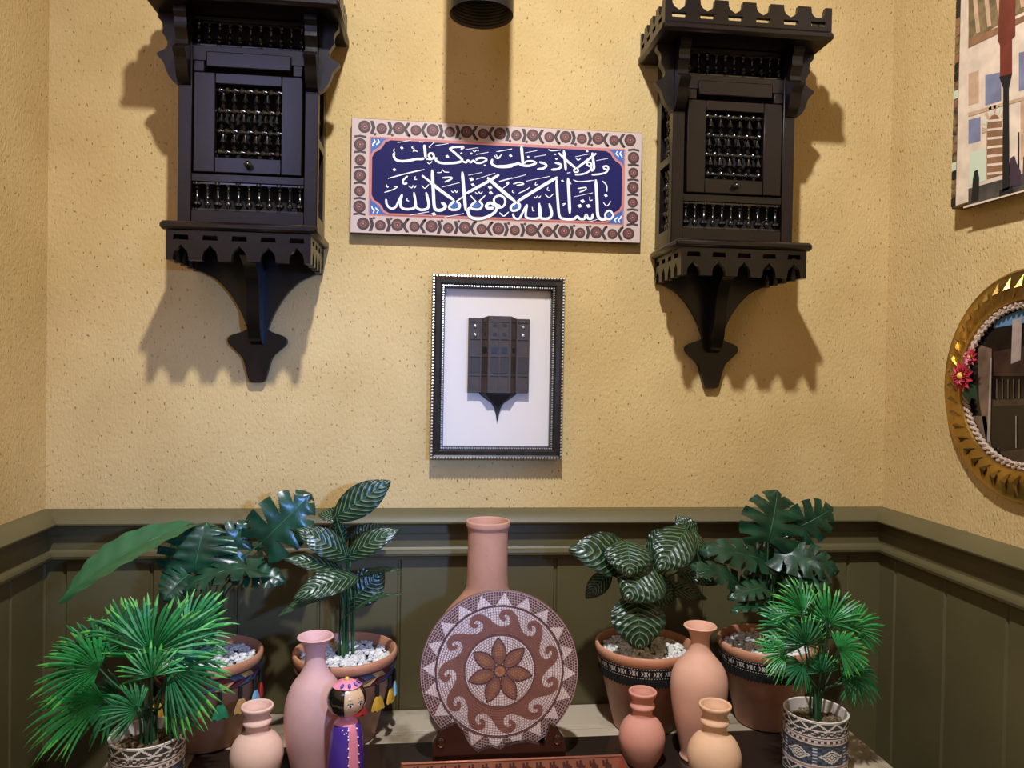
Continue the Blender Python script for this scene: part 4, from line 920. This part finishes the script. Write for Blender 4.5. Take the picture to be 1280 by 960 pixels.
def plant(name, X, Y, label, seed, trim, leaves, kind, stemr=.0022):
    org = Vector((X, Y, MZ)); t = thing(name, org, label, 'potted plant', 'terracotta potted plants along the wall'); pot_base(t, seed)
    fringe_trim(t) if trim == 'fringe' else tassel_trim(t, seed)
    q = random.Random(seed)
    for lf in leaves:
        (bx, by), (tx, ty), wpx, Yb, Yt = lf[:5]; kw = lf[5] if len(lf) > 5 else {}
        b, e = at(bx, by, Yb)-org, at(tx, ty, Yt)-org; wd = wpx*(1.6+Yb)/960
        kw = dict(kw); leaf(t, b, e, wd, kw.pop('kind', kind), **kw)
        root = Vector((q.uniform(-.014, .014), q.uniform(-.012, .012), .150)); mid = root.lerp(b, .55)+Vector((-(b.x-root.x)*.25, -(b.y-root.y)*.2, .03*min(1, (b-root).length/.15)))
        if b.z < .20: mid = root.lerp(b, .5)+Vector((0, 0, .02))
        stalk(t, [root, mid, b], stemr, 'stem' if q.random() < .6 else 'stem_dark')
    return t
PY_ = -.109
LIT = {'mm': 'monstera_light'}
plant('potted_monstera', -.400, PY_, 'split-leaf plant in a tasselled terracotta pot behind the left palm', 1, 'tassel', [
 ((234, 657), (73, 752), 54, -.13, -.24, dict(nrm=(-.35, -.6, .75), bend=.07, fold=.45, mm='monstera_light', kind='plain')),
 ((243, 716), (258, 652), 96, -.15, -.12, dict(nrm=(0, -1, .25))),
 ((258, 712), (312, 652), 58, -.12, -.10, dict(nrm=(.2, -1, .2))),
 ((328, 678), (389, 617), 74, -.13, -.11, dict(nrm=(.1, -1, .1), bend=.05, slits=4)),
 ((322, 690), (374, 664), 34, -.10, -.09, dict(nrm=(.1, -.6, .8))),
 ((322, 712), (228, 738), 44, -.14, -.20, dict(nrm=(0, -.45, .9), bend=.14)),
 ((236, 718), (204, 750), 48, -.16, -.20, dict(nrm=(-.2, -1, .3))),
 ((300, 716), (356, 726), 40, -.12, -.14, dict(nrm=(.1, -.7, .7))),
 ((262, 700), (205, 690), 46, -.09, -.07, dict(nrm=(0, -1, .3)))], 'monstera')
plant('potted_striped_plant', -.147, PY_, 'upright striped-leaf plant in a tasselled terracotta pot behind the tall pale pink bottle', 2, 'tassel', [
 ((420, 646), (488, 601), 40, -.12, -.12, dict(nrm=(-.1, -1, .2), bend=.05)),
 ((428, 648), (398, 642), 26, -.10, -.09, dict(nrm=(0, -.5, .8))),
 ((434, 697), (370, 661), 34, -.13, -.15, dict(nrm=(-.1, -.8, .55), bend=.14)),
 ((434, 697), (499, 662), 30, -.13, -.14, dict(nrm=(.1, -.8, .55), bend=.12)),
 ((430, 718), (356, 698), 28, -.13, -.16, dict(nrm=(0, -.6, .8))),
 ((444, 722), (366, 748), 36, -.15, -.20, dict(nrm=(0, -.7, .7), bend=.12)),
 ((426, 740), (347, 770), 22, -.14, -.19, dict(nrm=(0, -.3, .95))),
 ((440, 764), (503, 742), 14, -.13, -.13, dict(nrm=(0, -.15, 1))),
 ((438, 752), (480, 712), 44, -.11, -.09, dict(nrm=(0, -1, .2))),
 ((440, 690), (474, 654), 34, -.09, -.07, dict(nrm=(0, -1, .3))),
 ((440, 724), (502, 712), 16, -.10, -.10, dict(nrm=(0, -.3, .9))),
 ((426, 684), (418, 650), 28, -.08, -.07, dict(nrm=(-.3, -1, .3)))], 'calathea')
plant('potted_striped_plant', .442, PY_, 'bushy striped-leaf plant in a black-fringed terracotta pot right of the mosaic plate', 3, 'fringe', [
 ((792, 702), (712, 686), 56, -.13, -.16, dict(nrm=(-.1, -.9, .5), bend=.12)),
 ((783, 676), (788, 720), 62, -.15, -.20, dict(nrm=(0, -.8, .6), bend=.10)),
 ((816, 706), (782, 750), 68, -.16, -.20, dict(nrm=(-.1, -.85, .55), bend=.10)),
 ((858, 662), (822, 714), 54, -.13, -.18, dict(nrm=(-.1, -.85, .5), bend=.10)),
 ((868, 676), (846, 645), 30, -.10, -.09, dict(nrm=(0, -1, .2))),
 ((866, 662), (878, 714), 26, -.12, -.14, dict(nrm=(.6, -.8, .2))),
 ((848, 714), (897, 730), 28, -.13, -.16, dict(nrm=(0, -.7, .7))),
 ((822, 736), (884, 748), 26, -.11, -.12, dict(nrm=(0, -.6, .8))),
 ((794, 744), (800, 812), 70, -.16, -.205, dict(nrm=(0, -.9, .45), bend=.10)),
 ((762, 716), (732, 748), 26, -.10, -.11, dict(nrm=(0, -.8, .5))),
 ((812, 690), (842, 668), 40, -.09, -.07, dict(nrm=(0, -1, .3))),
 ((806, 730), (846, 750), 40, -.12, -.13, dict(nrm=(0, -1, .3)))], 'calathea')
plant('potted_monstera', .698, PY_, 'split-leaf plant in a black-fringed terracotta pot behind the right palm', 4, 'fringe', [
 ((960, 678), (972, 612), 88, -.13, -.11, dict(nrm=(0, -1, .15), bend=.05, slits=4)),
 ((996, 660), (1042, 634), 58, -.12, -.12, dict(nrm=(.1, -1, .2), slits=4)),
 ((958, 702), (874, 688), 44, -.12, -.15, dict(nrm=(-.1, -.8, .6))),
 ((928, 736), (862, 706), 32, -.14, -.18, dict(nrm=(-.1, -.8, .6), bend=.12)),
 ((958, 735), (910, 748), 30, -.15, -.18, dict(nrm=(0, -.7, .7))),
 ((964, 758), (913, 764), 24, -.15, -.19, dict(nrm=(0, -.5, .85))),
 ((968, 692), (1050, 714), 54, -.12, -.15, dict(nrm=(.1, -.8, .5), bend=.12)),
 ((985, 722), (1040, 730), 32, -.13, -.16, dict(nrm=(.1, -.7, .6))),
 ((960, 706), (925, 690), 60, -.08, -.06, dict(nrm=(0, -1, .2))),
 ((965, 712), (1010, 690), 60, -.08, -.06, dict(nrm=(0, -1, .2))),
 ((950, 720), (960, 760), 50, -.08, -.09, dict(nrm=(0, -1, .2)))], 'monstera')
# ------------------------------------------------------------------ palms in patterned cylinder pots
def patterned_pot(t, R, H):
    m_ = MB(); NA, NZ = 132, 58; z0 = .004
    m_.lathe([(.001, 0), (R-.003, 0), (R, z0)], 'char', seg=NA, cap=True)
    PATS = []
    def cell(k, r):       # r counts rows from the rim
        if r < 1: return 'cream'
        if r < 7: q = (k % 12); z = abs(q-6); return 'cream' if abs((r-1)-z*.85) < .95 else 'char'
        if r == 7 or r == 13: return 'cream'
        if r < 13: return 'cream' if ((k//2)+(r//2)) % 3 == 0 and r % 2 == 0 else ('rosepr' if (k+r) % 7 == 0 else 'char')
        if r in (15, 20): return 'cream'
        if 15 < r < 20: return 'rosepr' if r in (16, 19) else ('cream' if k % 4 < 2 else 'char')
        if r in (21, 22): return 'char'
        if 22 < r < 40:
            q = (k % 22)-11; z = (r-31)*1.25; d = abs(q)+abs(z)
            if d < 1.6: return 'cream'
            if d < 3.2: return 'char'
            if d < 4.8: return 'cream'
            if 6.2 < d < 8.4: return 'cream'
            if abs(q) > 9.5: return 'bluepr' if r % 3 else 'cream'
            return 'char' if d < 9 else ('bluepr' if (k//3+r//3) % 2 else 'char')
        if r in (40, 43): return 'cream'
        if r in (41, 42): return 'rosepr'
        if r < 50: q = (k % 12); z = abs(q-6); return 'cream' if abs((r-44)-z*.85) < .95 else 'char'
        if r in (51, 54): return 'cream'
        return 'char'
    vs = [(R*math.cos(2*PI*k/NA), R*math.sin(2*PI*k/NA), z0+(H-z0)*j/NZ) for j in range(NZ+1) for k in range(NA)]
    o = m_.add(vs, [], 'char')
    for j in range(NZ):
        for k in range(NA):
            k2 = (k+1) % NA; m_.f.append((o+j*NA+k, o+j*NA+k2, o+(j+1)*NA+k2, o+(j+1)*NA+k)); m_.mi.append(m_.slot(cell(k, NZ-1-j)))
    m_.lathe([(R, H), (R+.0006, H+.001), (R-.001, H+.002), (R-.003, H+.001), (R-.0035, H-.022)], 'cream', seg=NA, cap=False)
    m_.build('pot', t, angle=40)
    m_ = MB(); m_.lathe([(.001, H-.021), (R-.0033, H-.0215)], 'soil', seg=40, cap=False); pebbles(m_, R-.008, H-.021, 420, 'soil', .0034, 9); g = m_.build('moss', t, angle=60); g['kind'] = 'stuff'
def frond(t, hub, u, n, L, spread, nb, seed, cols, droop=.25):
    """palmate fan: blades joined for a third of their length, free and pointed beyond"""
    q = random.Random(seed); hub, u, n = Vector(hub), Vector(u).normalized(), Vector(n); n = (n-u*n.dot(u)).normalized(); s = u.cross(n); m_ = MB()
    nb = int(nb*1.35); da = spread/nb; inn, tip = cols
    for i in range(nb):
        a = -spread/2+da*(i+.5); ll = L*(1-.22*(abs(a)/(spread/2))**2)*q.uniform(.9, 1.06); a += q.uniform(-.04, .04); dr = droop*q.uniform(.6, 1.8); tw = q.uniform(-.10, .10)
        def P(r, off, h): # polar position on the fan, drooping outwards
            b = a+off+tw*r*r*r; rr = r*ll; p = hub+(u*math.cos(b)+s*math.sin(b))*rr; return p+n*(h-dr*ll*(r**2.2))+Vector((0, 0, -.14*ll*r**3))
        sp_ = [(.0, .0), (.14, .48*da), (.42, .49*da), (.60, .43*da), (.78, .30*da), (.92, .14*da), (1.0, .0)]
        rows = []
        for r, wd in sp_: rows.append((P(r, -wd, 0), P(r, 0, .055*ll*min(1, r*2.2)*(1-r)+.0006), P(r, wd, 0)))
        for k in range(len(rows)-1):
            a_, b_ = rows[k], rows[k+1]; mm = inn if sp_[k+1][0] < (.95 if i % 3 == 0 else .80) else tip
            m_.add([*a_, *b_], [(0, 1, 4, 3), (1, 2, 5, 4)], mm)
    return m_.build('frond', t, angle=50)
def palm(X, Y, R, H, label, fronds, seed):
    org = Vector((X, Y, MZ)); t = thing('potted_palm', org, label, 'potted plant', 'palms in patterned pots'); patterned_pot(t, R, H); q = random.Random(seed)
    for k, (hx, hy, hY, ang, tx, Lpx, spread, nb, cols) in enumerate(fronds):
        hub = at(hx, hy, hY)-org; L = Lpx*(1.6+hY)/960; a = math.radians(ang)
        u = Vector((math.cos(a), -tx, math.sin(a))); n = Vector((.25*math.cos(a), -.75, .65)) if ang > -20 and ang < 200 else Vector((.3*math.cos(a), -.9, .5))
        frond(t, hub, u, n, L, math.radians(spread), nb, seed*31+k, cols)
        root = Vector((q.uniform(-.010, .010), q.uniform(-.010, .010), H-.02)); lo2 = Vector((root.x*.9+hub.x*.10, root.y*.9+hub.y*.1, H+.035))
        stalk(t, [root, lo2, root.lerp(hub, .7)+Vector((0, 0, .01)), hub-n.normalized()*.001], .0023, 'stem_dark' if q.random() < .6 else 'stem')
    return t
G1, G2, G3, G4 = ('palm', 'palm_tip'), ('palm_dark', 'palm'), ('palm_dark', 'palm_tip'), ('palm', 'palm_olive')
palm(-.437, -.318, .0565, .112, 'bushy fan palm in a patterned cylinder pot at the left end of the table', [
 (190, 815, -.34, 85, .25, 82, 235, 26, G1), (124, 836, -.33, 160, .2, 72, 190, 22, G1), (130, 874, -.36, 178, .25, 86, 120, 20, G1), (236, 792, -.31, 60, .15, 62, 150, 16, G1),
 (212, 838, -.33, 5, .25, 74, 170, 20, G3), (125, 822, -.28, 125, .1, 58, 150, 16, G2), (172, 888, -.38, 140, .4, 42, 190, 16, G2), (205, 880, -.33, -5, .2, 50, 120, 12, G2),
 (165, 800, -.29, 130, .1, 60, 170, 16, G3), (190, 845, -.36, 100, .3, 45, 200, 16, G1), (215, 815, -.28, 20, .1, 64, 150, 16, G4), (150, 872, -.30, 185, .1, 60, 150, 14, G2)], 5)
palm(.697, -.312, .0545, .110, 'small fan palm in a patterned cylinder pot at the right end of the table', [
 (1035, 778, -.31, 70, .2, 54, 210, 22, G1), (1003, 764, -.32, 115, .2, 50, 170, 18, G1), (1006, 806, -.36, 95, .3, 44, 240, 22, G3), (982, 818, -.34, 150, .25, 42, 190, 18, G1),
 (1068, 842, -.33, -20, .25, 42, 220, 20, G2), (1064, 786, -.29, 40, .15, 46, 190, 18, G4), (1004, 832, -.35, 200, .3, 34, 170, 14, G2), (1048, 812, -.35, 20, .3, 40, 190, 18, G1),
 (1020, 800, -.28, 100, .1, 56, 200, 20, G3), (1026, 840, -.34, 90, .35, 34, 200, 16, G3), (1052, 846, -.29, -10, .1, 40, 170, 14, G4), (990, 790, -.28, 140, .1, 50, 170, 16, G2)], 6)
